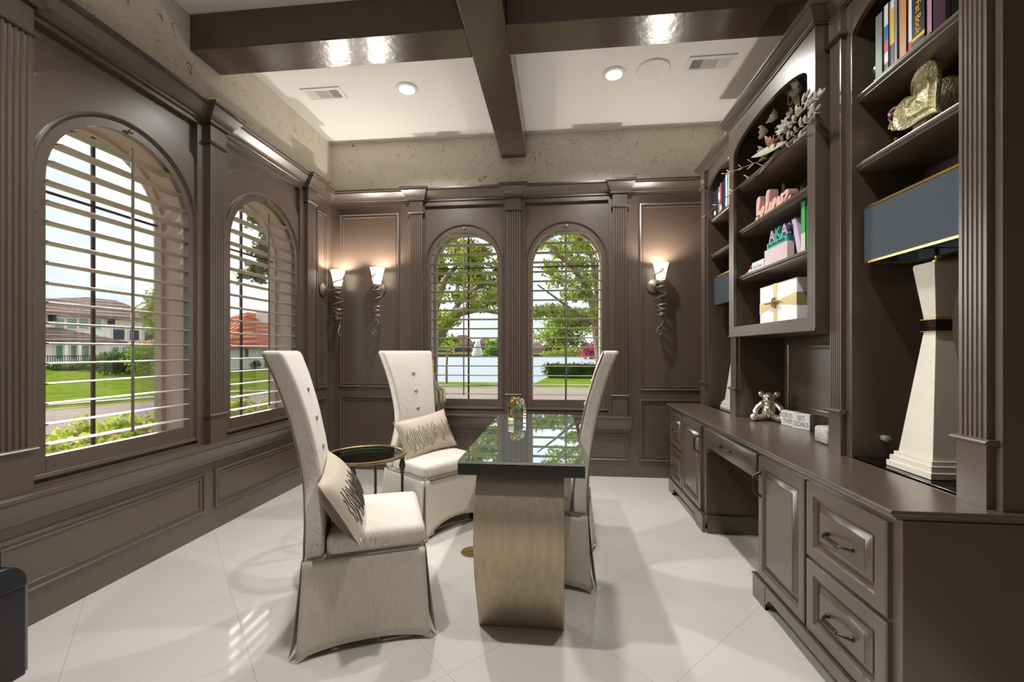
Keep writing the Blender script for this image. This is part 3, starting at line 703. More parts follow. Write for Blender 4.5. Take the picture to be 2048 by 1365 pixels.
def side_bay(y0, y1, o0, o1, pilA, pilB, label, ends):
    xf = 1.262
    t = thing('bookcase', ((xf + 1.565) / 2, (y0 + y1) / 2, ZC), label, 'bookcase')
    m = M(); m.box(xf + .02, 1.565, y0, y0 + .02, ZC, 2.728); m.box(xf + .02, 1.565, y1 - .02, y1, ZC, 2.728)
    m.box(xf + .02, 1.549, y0 + .02, o0, ZC, 2.728); m.box(xf + .02, 1.549, o1, y1 - .02, ZC, 2.728); m.build('side_panel', 'wood', t)
    m = M(); m.box(1.549, 1.565, y0 + .02, y1 - .02, ZC, 2.728); m.build('back_panel', 'wood', t)
    m = M(); m.box(xf + .02, 1.549, o0, o1, 2.70, 2.728); m.build('top_panel', 'wood', t)
    m = M(); cx = (o0 + o1) / 2; arch_plate(m, BR, y0, y1, ZC, 2.728, cx, (o1 - o0) / 2, 2.56, ZC, -(xf + .02), -xf, rz=.09); m.build('face_frame', 'wood', t, smooth=True)
    for p0, p1 in (pilA, pilB):
        B2 = Basis((xf, 0, 0), (0, 1, 0), (0, 0, 1), (-1, 0, 0))
        pilaster(B2, '', p0, p1, ZC, .953, 2.612, 2.727, .020, '', n=4).build('pilaster', 'wood', t, smooth=True)
    for z in (2.022, 2.318): shelf(t, o0 + .001, o1 - .001, z, 1.285)
    hutch_crown(t, y0, y1, xf, ends[0], ends[1]); return t
side_bay(YN, 2.126, 1.497, 1.992, (1.382, 1.476), (2.026, 2.111), 'tall brown bookcase section nearest the camera, with gold plate and lamp', (True, False))
side_bay(3.128, 3.888, 3.262, 3.757, (3.143, 3.237), (3.779, 3.868), 'tall brown bookcase section at the far end, next to the back wall', (False, True))
# centre section: wall box standing proud, niche below
xf = 1.19; y0, y1 = 2.127, 3.127
t = thing('wall_bookcase', ((xf + 1.565) / 2, (y0 + y1) / 2, 1.316), 'wide brown middle bookcase box standing proud above the open niche', 'bookcase')
for ya in (y0, y1 - .02): m = M(); m.box(xf + .02, 1.565, ya, ya + .02, 1.345, 2.728); m.build('side_panel', 'wood', t)
m = M(); m.box(1.549, 1.565, y0 + .02, y1 - .02, 1.345, 2.728); m.build('back_panel', 'wood', t)
m = M(); m.box(xf + .02, 1.565, y0, y1, 1.325, 1.345); m.box(xf + .02, 1.549, y0 + .02, y1 - .02, 1.345, 1.372); m.build('bottom_panel', 'wood', t)
m = M(); m.box(xf + .02, 1.549, y0 + .02, y1 - .02, 2.70, 2.728); m.build('top_panel', 'wood', t)
m = M(); arch_plate(m, BR, y0, y1, 1.325, 2.728, (2.19 + 3.05) / 2, .43, 2.53, 1.380, -(xf + .02), -xf, rz=.10); m.build('face_frame', 'wood', t, smooth=True)
m = M(); m.box(xf - .006, 1.56, y0 - .0, y1, 1.312, 1.325); m.build('bottom_bead', 'wood', t, bevel=.003)
for z in (1.722, 2.030, 2.330): shelf(t, y0 + .021, y1 - .021, z, 1.225)
hutch_crown(t, y0 + .002, y1 - .002, xf, True, True, 2.7285)
# niche back
t = thing('niche_back_panel', (1.55, 2.63, .765), 'brown raised panel at the back of the open niche above the countertop', 'panel')
m = M(); m.box(1.549, 1.565, y0 + .001, y1 - .001, ZC, 1.311); B2 = Basis((1.549, 0, 0), (0, 1, 0), (0, 0, 1), (-1, 0, 0))
rect_frame(m, B2, 2.17, 3.06, .83, 1.27, PAN, True); m.build('panel', 'wood', t, smooth=True)

# ============================================================ SHELF OBJECTS
def lamp(yc, label):
    t = thing('table_lamp', (1.405, yc, .768), label, 'table lamp', group='hourglass table lamps')
    z0 = .768; xc = 1.405
    def sq(prof, name, mt, sm=False, bv=.001):
        m = M(); m.loops([[(xc - h, yc - h, z), (xc + h, yc - h, z), (xc + h, yc + h, z), (xc - h, yc + h, z)] for h, z in prof], True, True, True)
        return m.build(name, mt, t, bevel=bv)
    sq([(.103, z0), (.103, z0 + .022), (.096, z0 + .022), (.096, z0 + .044), (.087, z0 + .044), (.087, z0 + .060)], 'base', 'lamp_body')
    sq([(.077, z0 + .060), (.026, 1.293)], 'lower_body', 'lamp_body')
    sq([(.034, 1.290), (.034, 1.2935)], 'band_plate', 'gold'); sq([(.028, 1.294), (.028, 1.334)], 'band', 'black_glass', bv=0); sq([(.034, 1.3345), (.034, 1.338)], 'band_plate', 'gold')
    sq([(.026, 1.3385), (.048, 1.535), (.046, 1.545)], 'upper_body', 'lamp_body')
    m = M(); m.lathe([(.004, 0), (.016, .003), (.016, .010), (.008, .016), (.012, .026), (.008, .036), (.008, .06)], (xc, yc, 1.545), 16); m.build('neck', 'gold', t, smooth=True)
    m = M(); hx, hy = .105, .222
    for zz0, zz1, hxx, hyy, nm, mt in [(1.590, 1.826, .105, .222, 'lamp_shade', 'lamp_shade')]:
        P = [(xc - hxx, yc - hyy), (xc + hxx, yc - hyy), (xc + hxx, yc + hyy), (xc - hxx, yc + hyy)]; Q = [(xc - hxx + .004, yc - hyy + .004), (xc + hxx - .004, yc - hyy + .004), (xc + hxx - .004, yc + hyy - .004), (xc - hxx + .004, yc + hyy - .004)]
        m.loops([[(x, y, zz0) for x, y in P], [(x, y, zz1) for x, y in P], [(x, y, zz1) for x, y in Q], [(x, y, zz0) for x, y in Q], [(x, y, zz0) for x, y in P]])
    m.box(xc - .1, xc + .1, yc - .003, yc + .003, 1.60, 1.604)
    sh = m.build('lamp_shade', 'lamp_shade', t)
    for za, zb in ((1.588, 1.597), (1.820, 1.829)):
        m = M(); o = .0015
        P = [(xc - hx - o, yc - hy - o), (xc + hx + o, yc - hy - o), (xc + hx + o, yc + hy + o), (xc - hx - o, yc + hy + o)]; Q = [(xc - hx + .005, yc - hy + .005), (xc + hx - .005, yc - hy + .005), (xc + hx - .005, yc + hy - .005), (xc - hx + .005, yc + hy - .005)]
        m.loops([[(x, y, za) for x, y in P], [(x, y, zb) for x, y in P], [(x, y, zb) for x, y in Q], [(x, y, za) for x, y in Q], [(x, y, za) for x, y in P]]); m.build('shade_trim', 'gold', sh)
    return t
lamp(1.752, 'cream hourglass lamp with wide slate-blue shade in the nearest bookcase section')
lamp(3.500, 'cream hourglass lamp with slate-blue shade in the far bookcase section')
for ya, yb, w in ((1.499, 1.990, 'nearest'), (3.264, 3.755, 'farthest')):
    m = M(); m.box(1.27, 1.547, ya, yb, .7615, .7665); m.build('glass_mat', 'black_glass', bevel=.001, label='black glass sheet under the lamp in the %s bookcase section' % w, cat='glass mat')
m = M(); m.lathe([(.013, 0), (.013, -.03), (.010, -.032)], (1.385, 1.991, .848), 16, 'y'); m.build('round_knob', 'grille', label='small pale round knob on the divider beside the near lamp base', cat='knob', smooth=True)

def text_mesh(txt, size, ext=.0006):
    cu = bpy.data.curves.new('t', 'FONT'); cu.body = txt; cu.size = size; cu.extrude = ext; cu.align_x = 'CENTER'; cu.align_y = 'CENTER'
    o = bpy.data.objects.new('t', cu); COL.objects.link(o); dg = bpy.context.evaluated_depsgraph_get(); dg.update()
    me = bpy.data.meshes.new_from_object(o.evaluated_get(dg)); vs = [v.co.copy() for v in me.vertices]; fs = [tuple(p.vertices) for p in me.polygons]
    bpy.data.objects.remove(o); bpy.data.curves.remove(cu); return vs, fs
def lettering(name, txt, size, mt, parent, org, U, V, ext=.0006, stretch=1.0):
    vs, fs = text_mesh(txt, size, ext); U, V = Vector(U), Vector(V); N = U.cross(V)
    m = M(); m.add([Vector(org) + U * v.x * stretch + V * v.y + N * v.z for v in vs], fs)
    return m.build(name, mt, parent)
def book(xf, depth, ya, yb, zb, h, cov, label, group, lean=0, deco=None):
    t = thing('book', (xf + depth / 2, (ya + yb) / 2, zb), label, 'book', group=group)
    sh = lambda x, y, z: (x, y + (z - zb) * lean, z)
    m = M(); m.box(xf, xf + .003, ya, yb, zb, zb + h); m.box(xf, xf + depth, ya, ya + .0022, zb, zb + h); m.box(xf, xf + depth, yb - .0022, yb, zb, zb + h); m.xf(sh); c = m.build('cover', cov, t)
    m = M(); m.box(xf + .003, xf + depth - .004, ya + .0023, yb - .0023, zb + .003, zb + h - .003); m.xf(sh); m.build('pages', 'trimw', t)
    for d in (deco or []):
        if d[0] == 'band':
            m = M(); m.box(xf - .0006, xf + .0001, ya + .001, yb - .001, zb + h * d[1], zb + h * d[2]); m.xf(sh); m.build('spine_band', d[3], t)
        if d[0] == 'text':
            lettering('spine_title', d[1], d[2], d[3], t, (xf - .0010, (ya + yb) / 2 + (h * d[4]) * lean, zb + h * d[4]), (0, lean, -1), (0, -1, 0), .0003)
    return t
for nm, c in dict(bk_green='#6c7a70', bk_white='#d9d8d6', bk_blue='#2f5f96', bk_red='#b6413a', bk_yellow='#d9b23a', bk_tan='#c08a5c', bk_pink='#cfa7a9', bk_black='#26232b', bk_violet='#a88fce', bk_mauve='#a37f92', bk_navy='#2c3450', bk_cream='#cfd0bd', bk_grey='#8b8c92', bk_lime='#46b35f', bk_dark='#3b3432').items(): mat(nm, c, .35)
ZB = 2.327
def yx(x, X=1.29): return onX(x, 200, X).y
near_books = [
    (1749, 1764, .250, 'bk_green', [], 'grey-green slim book, leftmost on the near top shelf'),
    (1764, 1774, .262, 'bk_white', [('band', .45, .68, 'bk_blue'), ('band', .28, .44, 'bk_red'), ('band', .0, .12, 'bk_black')], 'white book with blue and red spine bands on the near top shelf'),
    (1774, 1787, .262, 'bk_white', [('band', .34, .86, 'bk_yellow'), ('band', .0, .33, 'bk_black')], 'book with a yellow and black spine on the near top shelf'),
    (1787, 1794, .28, 'bk_grey', [], 'thin grey book against the tan one on the near top shelf'),
    (1794, 1810, .30, 'bk_tan', [], 'tan book in the middle of the near top shelf'),
    (1810, 1822, .29, 'bk_white', [('band', 0, .12, 'bk_red')], 'white book with a red spine foot on the near top shelf'),
    (1822, 1849, .29, 'bk_black', [('text', 'Fat Book', .033, 'bk_yellow', .32), ('band', .06, .10, 'bk_yellow'), ('band', .84, .998, 'bk_violet')], 'black book with yellow title and lilac top on the near top shelf'),
    (1849, 1861, .28, 'bk_mauve', [], 'mauve book at the right end of the row on the near top shelf')]
for i, (xa, xb, h, cv, deco, lb) in enumerate(near_books):
    ya, yb = yx(xb), yx(xa); book(1.292 + .004 * (i % 3), .17, ya + .0006, yb - .0006, ZB + .0, h, cv, lb, 'books on the near top shelf', 0, deco)
t = thing('bookend', (1.36, yx(1743), 2.3185), 'round silver bookend leaning at the left end of the near top-shelf books', 'bookend')
m = M(); ye = yx(1749) + .004
m.lathe([(.002, 0), (.045, .004), (.05, .010), (.045, .014), (.002, .016)], (1.345, ye, 2.3185 + .0515), 28, 'y'); m.build('disc', 'silver', t, smooth=True)
m = M(); m.box(1.288, 1.46, yx(1861), ye, 2.3185, 2.3262); m.build('tray', 'silver', t, bevel=.002)
m = M(); m.box(1.33, 1.50, 1.50, yx(1865), 2.3185, 2.56); m.box(1.326, 1.33, 1.503, yx(1868), 2.33, 2.55); m.build('photo_box', 'black_glass', label='glossy black box on the near top shelf right of the mauve book', cat='box', bevel=.003)

# gold heart dish and ring stand on the near middle shelf
t = thing('heart_dish', (1.36, 1.68, 2.023), 'ornate gold heart-shaped dish standing on the near middle shelf', 'decorative dish')
def heart(sc, n=48):
    P = []
    for i in range(n):
        a = 2 * pi * i / n; P.append((sc * 16 * sin(a) ** 3 / 17, sc * (13 * cos(a) - 5 * cos(2 * a) - 2 * cos(3 * a) - cos(4 * a)) / 17))
    return P
def put_heart(m, sc, x0, x1, cy, cz, ang, prof=None):
    Ls = []
    for s, x in prof:
        Ls.append([(x, cy + (u * cos(ang) - v * sin(ang)), cz + (u * sin(ang) + v * cos(ang))) for u, v in heart(sc * s)])
    m.loops(Ls, True, True, True)
m = M(); put_heart(m, .126, 0, 0, 1.775, 2.168, R_(-42), [(1.0, 1.372), (1.02, 1.364), (1.0, 1.356), (.94, 1.358), (.90, 1.364), (.60, 1.366), (.56, 1.356), (.50, 1.356), (.44, 1.364), (.2, 1.362), (.02, 1.350)]); m.build('heart_plate', 'gold_orn', t, smooth=True)
m = M(); m.box(1.34, 1.42, 1.68, 1.88, 2.0225, 2.030); m.tube([(1.372, 1.76, 2.03), (1.40, 1.76, 2.10), (1.374, 1.76, 2.18)], .004); m.tube([(1.345, 1.87, 2.03), (1.350, 1.87, 2.07)], .008); m.build('stand', 'gold', t)
m = M(); m.tube([(1.368, 1.905 + (.026 - .0010 * k) * cos(k * .42), 2.135 + (.026 - .0010 * k) * sin(k * .42)) for k in range(24)], .006); m.build('scroll_handle', 'gold_orn', t, smooth=True)
m = M(); m.tube([(1.362, 1.905 + .022 * cos(a), 2.195 + .011 * sin(a)) for a in [k * pi / 8 for k in range(16)]], .006, 6, True, .4); m.tube([(1.362, 1.90, 2.19), (1.355, 1.915, 2.168), (1.36, 1.905, 2.145)], .008, 6, flat=.3); m.build('ribbon', 'pink', t, smooth=True)
t = thing('ring_plate', (1.47, 1.84, 2.023), 'round gold-rimmed plate standing behind the heart dish', 'decorative dish')
m = M(); m.lathe([(.02, .006), (.105, .006), (.118, -.002), (.122, .004), (.115, .012), (.02, .014)], (1.47, 1.83, 2.146), 40, 'x'); m.build('plate', 'gold_orn', t, smooth=True)

# far bay: books and gold figurine
fx = [1414, 1420, 1424, 1428, 1431.5, 1435, 1440, 1443.5, 1447, 1451, 1455, 1459, 1463]
cols = ['bk_dark', 'bk_tan', 'bk_dark', 'bk_navy', 'bk_dark', 'bk_grey', 'bk_red', 'bk_navy', 'bk_blue', 'bk_cream', 'bk_white', 'bk_cream']
desc = ['dark brown book, first from the pilaster', 'thin tan book beside the first dark one', 'dark brown book just right of the tan one', 'navy book left of the grey one', 'very dark book before the grey one', 'grey book left of the red-topped one', 'red book in the middle of the far row', 'navy book right of the red one', 'blue book near the pale ones', 'cream book beside the blue one', 'white book between two cream ones', 'cream book at the hidden right end']
hts = [.15, .185, .19, .215, .22, .225, .235, .235, .25, .26, .29, .30]
for i in range(12):
    ya, yb = onX(fx[i + 1], 400, 1.30).y, onX(fx[i], 400, 1.30).y; ya = max(ya, 3.265); yb = min(yb, 3.753)
    if yb - ya < .008: continue
    book(1.300 + .003 * (i % 3), .16, ya + .0006, yb - .0006, 2.3185, min(hts[i], .255), cols[i], desc[i] + ', on the far top shelf', 'books on the far top shelf', 0, [('band', .1, .25, 'trimw')] if i % 3 == 0 else [('band', .55, .8, 'bk_white')] if i % 4 == 1 else [])
t = thing('gold_figurine', (1.36, 3.36, 2.023), 'pale gold lumpy figurine on the far middle shelf, half hidden by the frame', 'ornament')
m = M(); m.lathe([(.05, 0), (.055, .01), (.03, .02), (.045, .06), (.06, .10), (.05, .14), (.025, .165), (.045, .19), (.04, .22), (.01, .235)], (1.36, 3.36, 2.023), 24); m.build('body', 'gold_orn', t, smooth=True)
m = M()
for k in range(14): a = k * 2.4; m.sphere((1.345 - .035 * abs(cos(a)), 3.36 + .06 * sin(a), 2.05 + .010 * k), .018, 6)
m.build('flowers', 'gold_orn', t, smooth=True)

# centre section objects
S1, S2, S3 = 1.7225, 2.0305, 2.3305
# gift-like box
t = thing('gift_box', (1.35, 2.64, 1.373), 'white box with gold straps and a gold ring clasp on the lowest shelf', 'box')
gy0, gy1 = 2.43, 2.845; gz0, gz1 = 1.3725, 1.612; gx0, gx1 = 1.268, 1.44
m = M(); m.box(gx0, gx1, gy0, gy1, gz0, gz1); m.build('box_body', 'white', t, bevel=.003)
gc = (2.655, 1.500)
m = M()
def strap(m, P, x=gx0 - .0015, th=.0018): m.loops([[(xx, a, b) for a, b in P] for xx in (x, x + th)], True, True, True)
strap(m, [(gy1 + .001, 1.515), (gy1 + .001, 1.445), (gc[0], 1.492), (gc[0], 1.508)])
strap(m, [(gc[0], 1.508), (gc[0], 1.492), (gy0 - .001, 1.466), (gy0 - .001, 1.534)])
strap(m, [(gc[0] - .010, 1.50), (gc[0] + .010, 1.50), (gc[0] + .028, gz1 + .001), (gc[0] - .022, gz1 + .001)]); strap(m, [(gc[0] + .010, 1.50), (gc[0] - .010, 1.50), (gc[0] - .03, gz0 + .001), (gc[0] + .022, gz0 + .001)])
m.box(gx0, gx1, gy0 - .0016, gy0 - .0002, 1.466, 1.534)
m.build('gold_strap', 'gold_pale', t)
m = M(); m.torus((gx0 - .008, gc[0], gc[1]), .026, .005, 'x'); m.tube([(gx0 - .016, gc[0] + .085, gc[1] + .001), (gx0 - .02, gc[0], gc[1]), (gx0 - .016, gc[0] - .06, gc[1] + .002)], .006, 8); m.build('clasp', 'gold', t, smooth=True)
# AKA sign group on the second shelf
t = thing('letter_sign', (1.27, 2.42, S1), 'pink block sign with lilac and green letters AKA on the middle box shelf', 'sign')
m = M(); m.box(1.262, 1.300, 2.515, 2.775, S1, S1 + .105); m.build('pink_block', 'pink_pale', t, bevel=.002)
m = M(); m.box(1.262, 1.300, 2.520, 2.745, S1 + .1055, S1 + .140); m.build('name_bar', 'teal', t, bevel=.002)
lettering('name_text', 'Sara Merle Michelle', .028, 'ink', t, (1.2608, 2.633, S1 + .123), (0, -1, 0), (0, 0, 1), .0004, .86)
for k, (ch, mt) in enumerate((('A', 'lilac'), ('K', 'teal'), ('A', 'lilac'))):
    lettering('letter', ch, .098, mt, t, (1.280, 2.700 - .070 * k, S1 + .174), (0, -1, 0), (0, 0, 1), .012, 1.0)
t = thing('card_stack', (1.28, 2.65, S1), 'low pale patterned block left of the letter sign', 'block')
m = M(); m.box(1.265, 1.31, 2.790, 2.95, S1, S1 + .066); m.build('block', 'bk_white', t, bevel=.002)
lettering('scribble', 'Ivy Love', .034, 'bk_violet', t, (1.2636, 2.87, S1 + .034), (0, -1, 0), (0, 0, 1), .0003)
t = thing('candy_ornament', (1.28, 2.77, S1), 'small white and magenta ornament at the far end of the middle box shelf', 'ornament')
m = M(); m.sphere((1.275, 2.985, S1 + .017), .018, 8, (1, 1.5, .95)); m.sphere((1.275, 3.04, S1 + .012), .0125, 8, (1, 1.5, .95)); m.build('base', 'bk_white', t, smooth=True)
m = M(); m.sphere((1.277, 2.968, S1 + .045), .014, 8, (1, 1.4, 1)); m.sphere((1.28, 2.998, S1 + .038), .010, 8); m.build('bloom', 'magenta', t, smooth=True)
t = thing('ribbon_plaque', (1.29, 2.29, S1), 'leaning white plaque tied with a navy ribbon right of the letter sign', 'plaque')
m = M(); m.box(1.27, 1.30, 2.385, 2.425, S1, S1 + .21); m.xf(lambda x, y, z: (x, y + (z - S1) * .30, z)); m.build('plaque', 'lilac', t, bevel=.002)
m = M(); m.box(1.305, 1.40, 2.465, 2.478, S1, S1 + .16); m.build('second_plaque', 'bk_cream', t, bevel=.002)
m = M(); m.sphere((1.262, 2.49, S1 + .172), .022, 8, (.5, 1, 1.2)); m.sphere((1.253, 2.492, S1 + .178), .006, 6); m.build('ribbon', 'navy_ribbon', t, smooth=True)
book(1.255, .18, 2.327, 2.366, S1 + .0003, .262, 'bk_lime', 'tall bright green and white book by the near frame of the middle section', 'tall books on the middle box shelf', 0, [('band', 0, .38, 'bk_cream')])
book(1.262, .18, 2.298, 2.326, S1 + .0003, .235, 'bk_white', 'white book tight against the near frame right of the green one', 'tall books on the middle box shelf')
# cursive believe signs
def cursive(scale):
    L = {  # strokes in an x-height unit
        'b': [(0, .1), (.25, .8), (.42, 1.9), (.30, 2.1), (.18, 1.7), (.16, .6), (.20, .05), (.42, 0), (.58, .35), (.48, .75), (.34, .6), (.6, .5)],
        'e': [(0, .3), (.28, .62), (.30, .92), (.14, .95), (.04, .5), (.14, .06), (.36, .04), (.55, .35)],
        'l': [(0, .3), (.26, 1.1), (.36, 1.9), (.26, 2.1), (.14, 1.7), (.12, .5), (.22, .04), (.42, .3)],
        'i': [(0, .3), (.16, .9), (.12, .4), (.18, .04), (.38, .3)],
        'v': [(0, .4), (.12, .9), (.2, .3), (.30, .04), (.46, .6), (.42, .95), (.55, .8), (.68, .7)]}
    P = []; x = 0
    for ch in 'believe':
        for a, b in L[ch]: P.append((x + a, b))
        x += {'b': .6, 'e': .5, 'l': .38, 'i': .34, 'v': .62}[ch]
    # smooth (Catmull-Rom)
    Q = []
    for i in range(len(P) - 1):
        p0, p1, p2, p3 = P[max(i - 1, 0)], P[i], P[i + 1], P[min(i + 2, len(P) - 1)]
        for k in range(5):
            t_ = k / 5; Q.append(tuple(.5 * ((2 * p1[j]) + (-p0[j] + p2[j]) * t_ + (2 * p0[j] - 5 * p1[j] + 4 * p2[j] - p3[j]) * t_ ** 2 + (-p0[j] + 3 * p1[j] - 3 * p2[j] + p3[j]) * t_ ** 3) for j in (0, 1)))
    Q.append(P[-1]); return [(a * scale, b * scale) for a, b in Q], x * scale
pts, wd = cursive(.066)
def ribbon_word(m, x0, x1, ystart, z0, wl, sy=1.0):      # letters as solid strokes between two planes
    for i_, ((a, b), (c, d)) in enumerate(zip(pts, pts[1:])):
        dj = ((i_ * 7) % 23) * 4e-5
        dx, dz = (c - a), (d - b); ln = math.hypot(dx, dz) or 1e-6; nx, nz = -dz / ln * wl, dx / ln * wl; ex, ez = dx / ln * wl * .6, dz / ln * wl * .6
        Q = [(a - ex + nx, b - ez + nz), (c + ex + nx, d + ez + nz), (c + ex - nx, d + ez - nz), (a - ex - nx, b - ez - nz)]
        m.loops([[(x, ystart - u * sy, z0 + v) for u, v in Q] for x in (x0 + dj, x1 - dj)], True, True, True)
t = thing('word_sign', (1.28, 2.62, S2), 'thick pink cut-out word believe standing on the upper box shelf', 'sign')
m = M(); ribbon_word(m, 1.262, 1.310, 2.885, S2 + .008, .0070, 1.75); m.build('letters', 'pink', t)
m = M(); ribbon_word(m, 1.2590, 1.2634, 2.885, S2 + .008, .0056, 1.75); m.build('letter_faces', 'pink_face', t)
t = thing('word_sign', (1.40, 2.55, S2), 'thin gold wire word believe behind the pink word sign', 'sign')
m = M(); q = []
for k in (-1, 1):
    for i in range(0, len(pts)): pass
m.tube([(1.42, 3.03 - a * 1.75, S2 + .060 + b * 1.3) for a, b in pts], .004, 6); m.box(1.405, 1.435, 2.56, 3.02, S2, S2 + .056); m.build('wire_letters', 'wire_green', t, smooth=True)

# garland of pale leaves and flowers
t = thing('flower_garland', (1.3, 2.6, S3), 'garland of pale magnolia flowers and frosted leaf sprays on the middle top shelf', 'garland')
def leaf(m, p, d, ln, w, up=(0, 0, 1), cup=.2, n=5):
    p, d = Vector(p), Vector(d).normalized(); s = d.cross(Vector(up)); s = s.normalized() if s.length > .01 else Vector((0, 1, 0)); nn = s.cross(d)
    for i in range(n):
        f0, f1 = i / n, (i + 1) / n; w0, w1 = w * sin(pi * min(f0 * .9 + .08, 1)) , w * sin(pi * min(f1 * .9 + .08, 1)) if i < n - 1 else 0.0005
        a, b = p + d * ln * f0 + nn * cup * ln * f0 * f0, p + d * ln * f1 + nn * cup * ln * f1 * f1
        m.add([a - s * w0 + nn * w0 * .35, a, a + s * w0 + nn * w0 * .35, b - s * w1 + nn * w1 * .35, b, b + s * w1 + nn * w1 * .35], [(0, 1, 4, 3), (1, 2, 5, 4)])
def spray(stem, leaves, pts, ll=.05, lw=.009, step=1):
    pts = [Vector(p) for p in pts]; Q = []
    for i in range(len(pts) - 1):
        for k in range(6): Q.append(pts[i].lerp(pts[i + 1], k / 6))
    Q.append(pts[-1]); stem.tube(Q, .0028, 5)
    for i in range(1, len(Q), step):
        d = (Q[i] - Q[i - 1]).normalized()
        for s in (-1, 1):
            r = Vector((random.uniform(-.6, .3), random.uniform(-.5, .5), random.uniform(-.5, .9))) + s * Vector((-.3, 0, .6))
            leaf(leaves, Q[i], d * 1.0 + r * .7, ll * random.uniform(.7, 1.15), lw)
    leaf(leaves, Q[-1], Q[-1] - Q[-2], ll * 1.1, lw)
st, lv = M(), M()
G = lambda *q: [onX(x, y, X) for x, y, X in q]
spray(st, lv, G((1545, 292, 1.25), (1575, 262, 1.23), (1600, 228, 1.19), (1622, 208, 1.16), (1641, 190, 1.14)), .046, .008, 2)
spray(st, lv, G((1550, 300, 1.25), (1580, 275, 1.22), (1605, 250, 1.18), (1632, 222, 1.16)), .044, .008, 2)
spray(st, lv, G((1560, 300, 1.24), (1585, 290, 1.21), (1606, 272, 1.18)), .040, .008, 3)
spray(st, lv, G((1580, 262, 1.24), (1592, 235, 1.21), (1612, 195, 1.18)), .044, .008, 3)
spray(st, lv, G((1540, 315, 1.25), (1508, 327, 1.21), (1480, 338, 1.18), (1450, 348, 1.16)), .050, .006, 5)
spray(st, lv, G((1535, 330, 1.22), (1505, 350, 1.17), (1470, 380, 1.15), (1440, 405, 1.13), (1410, 432, 1.12)), .055, .006, 6)
lv.build('leaf_sprays', 'frost', t, smooth='all', solid=.0015)
for k in range(5): st.tube(G((1572 + 2 * k, 248, 1.33), (1574 + 3 * k, 225, 1.33), (1578 + 4 * k, 195 - 2 * k, 1.33)), .003, 5)
st.tube(G((1590, 215, 1.30), (1566, 205, 1.30), (1552, 195, 1.30)), .002, 5)
st.build('stems', 'bark', t, smooth=True)
def flower(m, c, d, r, n=7, w=.42):
    m = M()
    c, d = Vector(c), Vector(d).normalized(); a = d.orthogonal().normalized(); b = d.cross(a)
    for k in range(n):
        q = 2 * pi * k / n + .3; leaf(m, c, (a * cos(q) + b * sin(q)) + d * .55, r, r * w, up=d, cup=.35)
    m.build('flower', 'petal', t, smooth='all', solid=.0015)
P1 = lambda x, y, X: onX(x, y, X)
flower(m, P1(1556, 236, 1.28), (-1, .2, .5), .060); flower(m, P1(1536, 262, 1.27), (-1, .6, .1), .058); flower(m, P1(1578, 258, 1.24), (-1, -.1, .3), .062, 8, .3); flower(m, P1(1605, 176, 1.30), (-1, 0, 0), .062, 5, .4); flower(m, P1(1530, 300, 1.25), (-.8, .7, .1), .045, 6, .3); flower(m, P1(1590, 230, 1.31), (-1, 0, .3), .05, 6, .35)
def leafpx(m, a, b, w, up=(-1, 0, .4)):
    a, b = Vector(a), Vector(b); leaf(m, a, b - a, (b - a).length, w, up=up, cup=.06)
m = M(); leafpx(m, P1(1572, 285, 1.21), P1(1510, 318, 1.23), .026); leafpx(m, P1(1560, 300, 1.22), P1(1537, 328, 1.23), .022); leafpx(m, P1(1588, 180, 1.30), P1(1622, 148, 1.30), .026); leafpx(m, P1(1600, 185, 1.31), P1(1570, 182, 1.31), .022); leafpx(m, P1(1590, 185, 1.30), P1(1602, 212, 1.29), .022); leafpx(m, P1(1540, 305, 1.23), P1(1520, 322, 1.23), .02)
m.build('broad_leaves', 'sage', t, smooth='all', solid=.0015)
m = M()
for k in range(4): leafpx(m, P1(1548, 300, 1.225), P1(1532 + 9 * k, 272 - 4 * (k == 2), 1.215), .018)
m.build('brown_leaf', 'brown_leaf', t, smooth='all', solid=.0015)
m = M(); m.sphere(P1(1556, 256, 1.25), .020, 8, (.6, 1.7, .8)); m.tube(G((1556, 256, 1.25), (1572, 248, 1.25), (1585, 244, 1.26)), .009, 6)
m.build('dark_ribbon', 'navy_ribbon', t, smooth=True)
m = M()
for k in range(2): c_ = P1(1522 - 3 * k, 262, 1.26); m.tube([(c_.x, c_.y + .03 * cos(a) + .01 * k, c_.z + .032 * sin(a)) for a in [j * pi / 8 for j in range(3, 14)]], .002, 5)
c_ = P1(1580, 200, 1.30)
for k in range(4): m.tube([(c_.x, c_.y + .025 * cos(a + k), c_.z + .03 * sin(a * 1.1 + k)) for a in [j * pi / 8 for j in range(16)]], .002, 5)
m.build('tendrils', 'petal', t, smooth=True)

# niche: silver bear, two white word blocks, crystal block
t = thing('bear_figurine', (1.30, 2.80, .7605), 'shiny silver teddy bear figurine sitting on the counter in the niche', 'figurine')
f1, f2 = onZ(1519, 834, ZC), onZ(1556, 841, ZC); BEAR = onZ(1538, 841, ZC) + Vector((.0, .0, 0)); print('bear', BEAR)
bx, by, bz, KS = BEAR.x, BEAR.y, ZC, 1.0
m = M()
def lp(u, v, w): # u right (towards -y... camera right), v up, w toward room
    return (bx + KS * (-w * .45 + u * .89), by + KS * (-w * .89 - u * .45), bz + KS * v)
def bs(u, v, w, r, sc=(1, 1, 1)): c = lp(u, v, w); m.sphere(c, r * KS, 9, sc)
bs(0, .062, 0, .05, (.9, .95, 1.12)); bs(0, .105, 0, .036, (.9, 1, 1)); bs(0, .148, .008, .040, (.95, 1.1, .95)); bs(0, .140, .046, .019); 
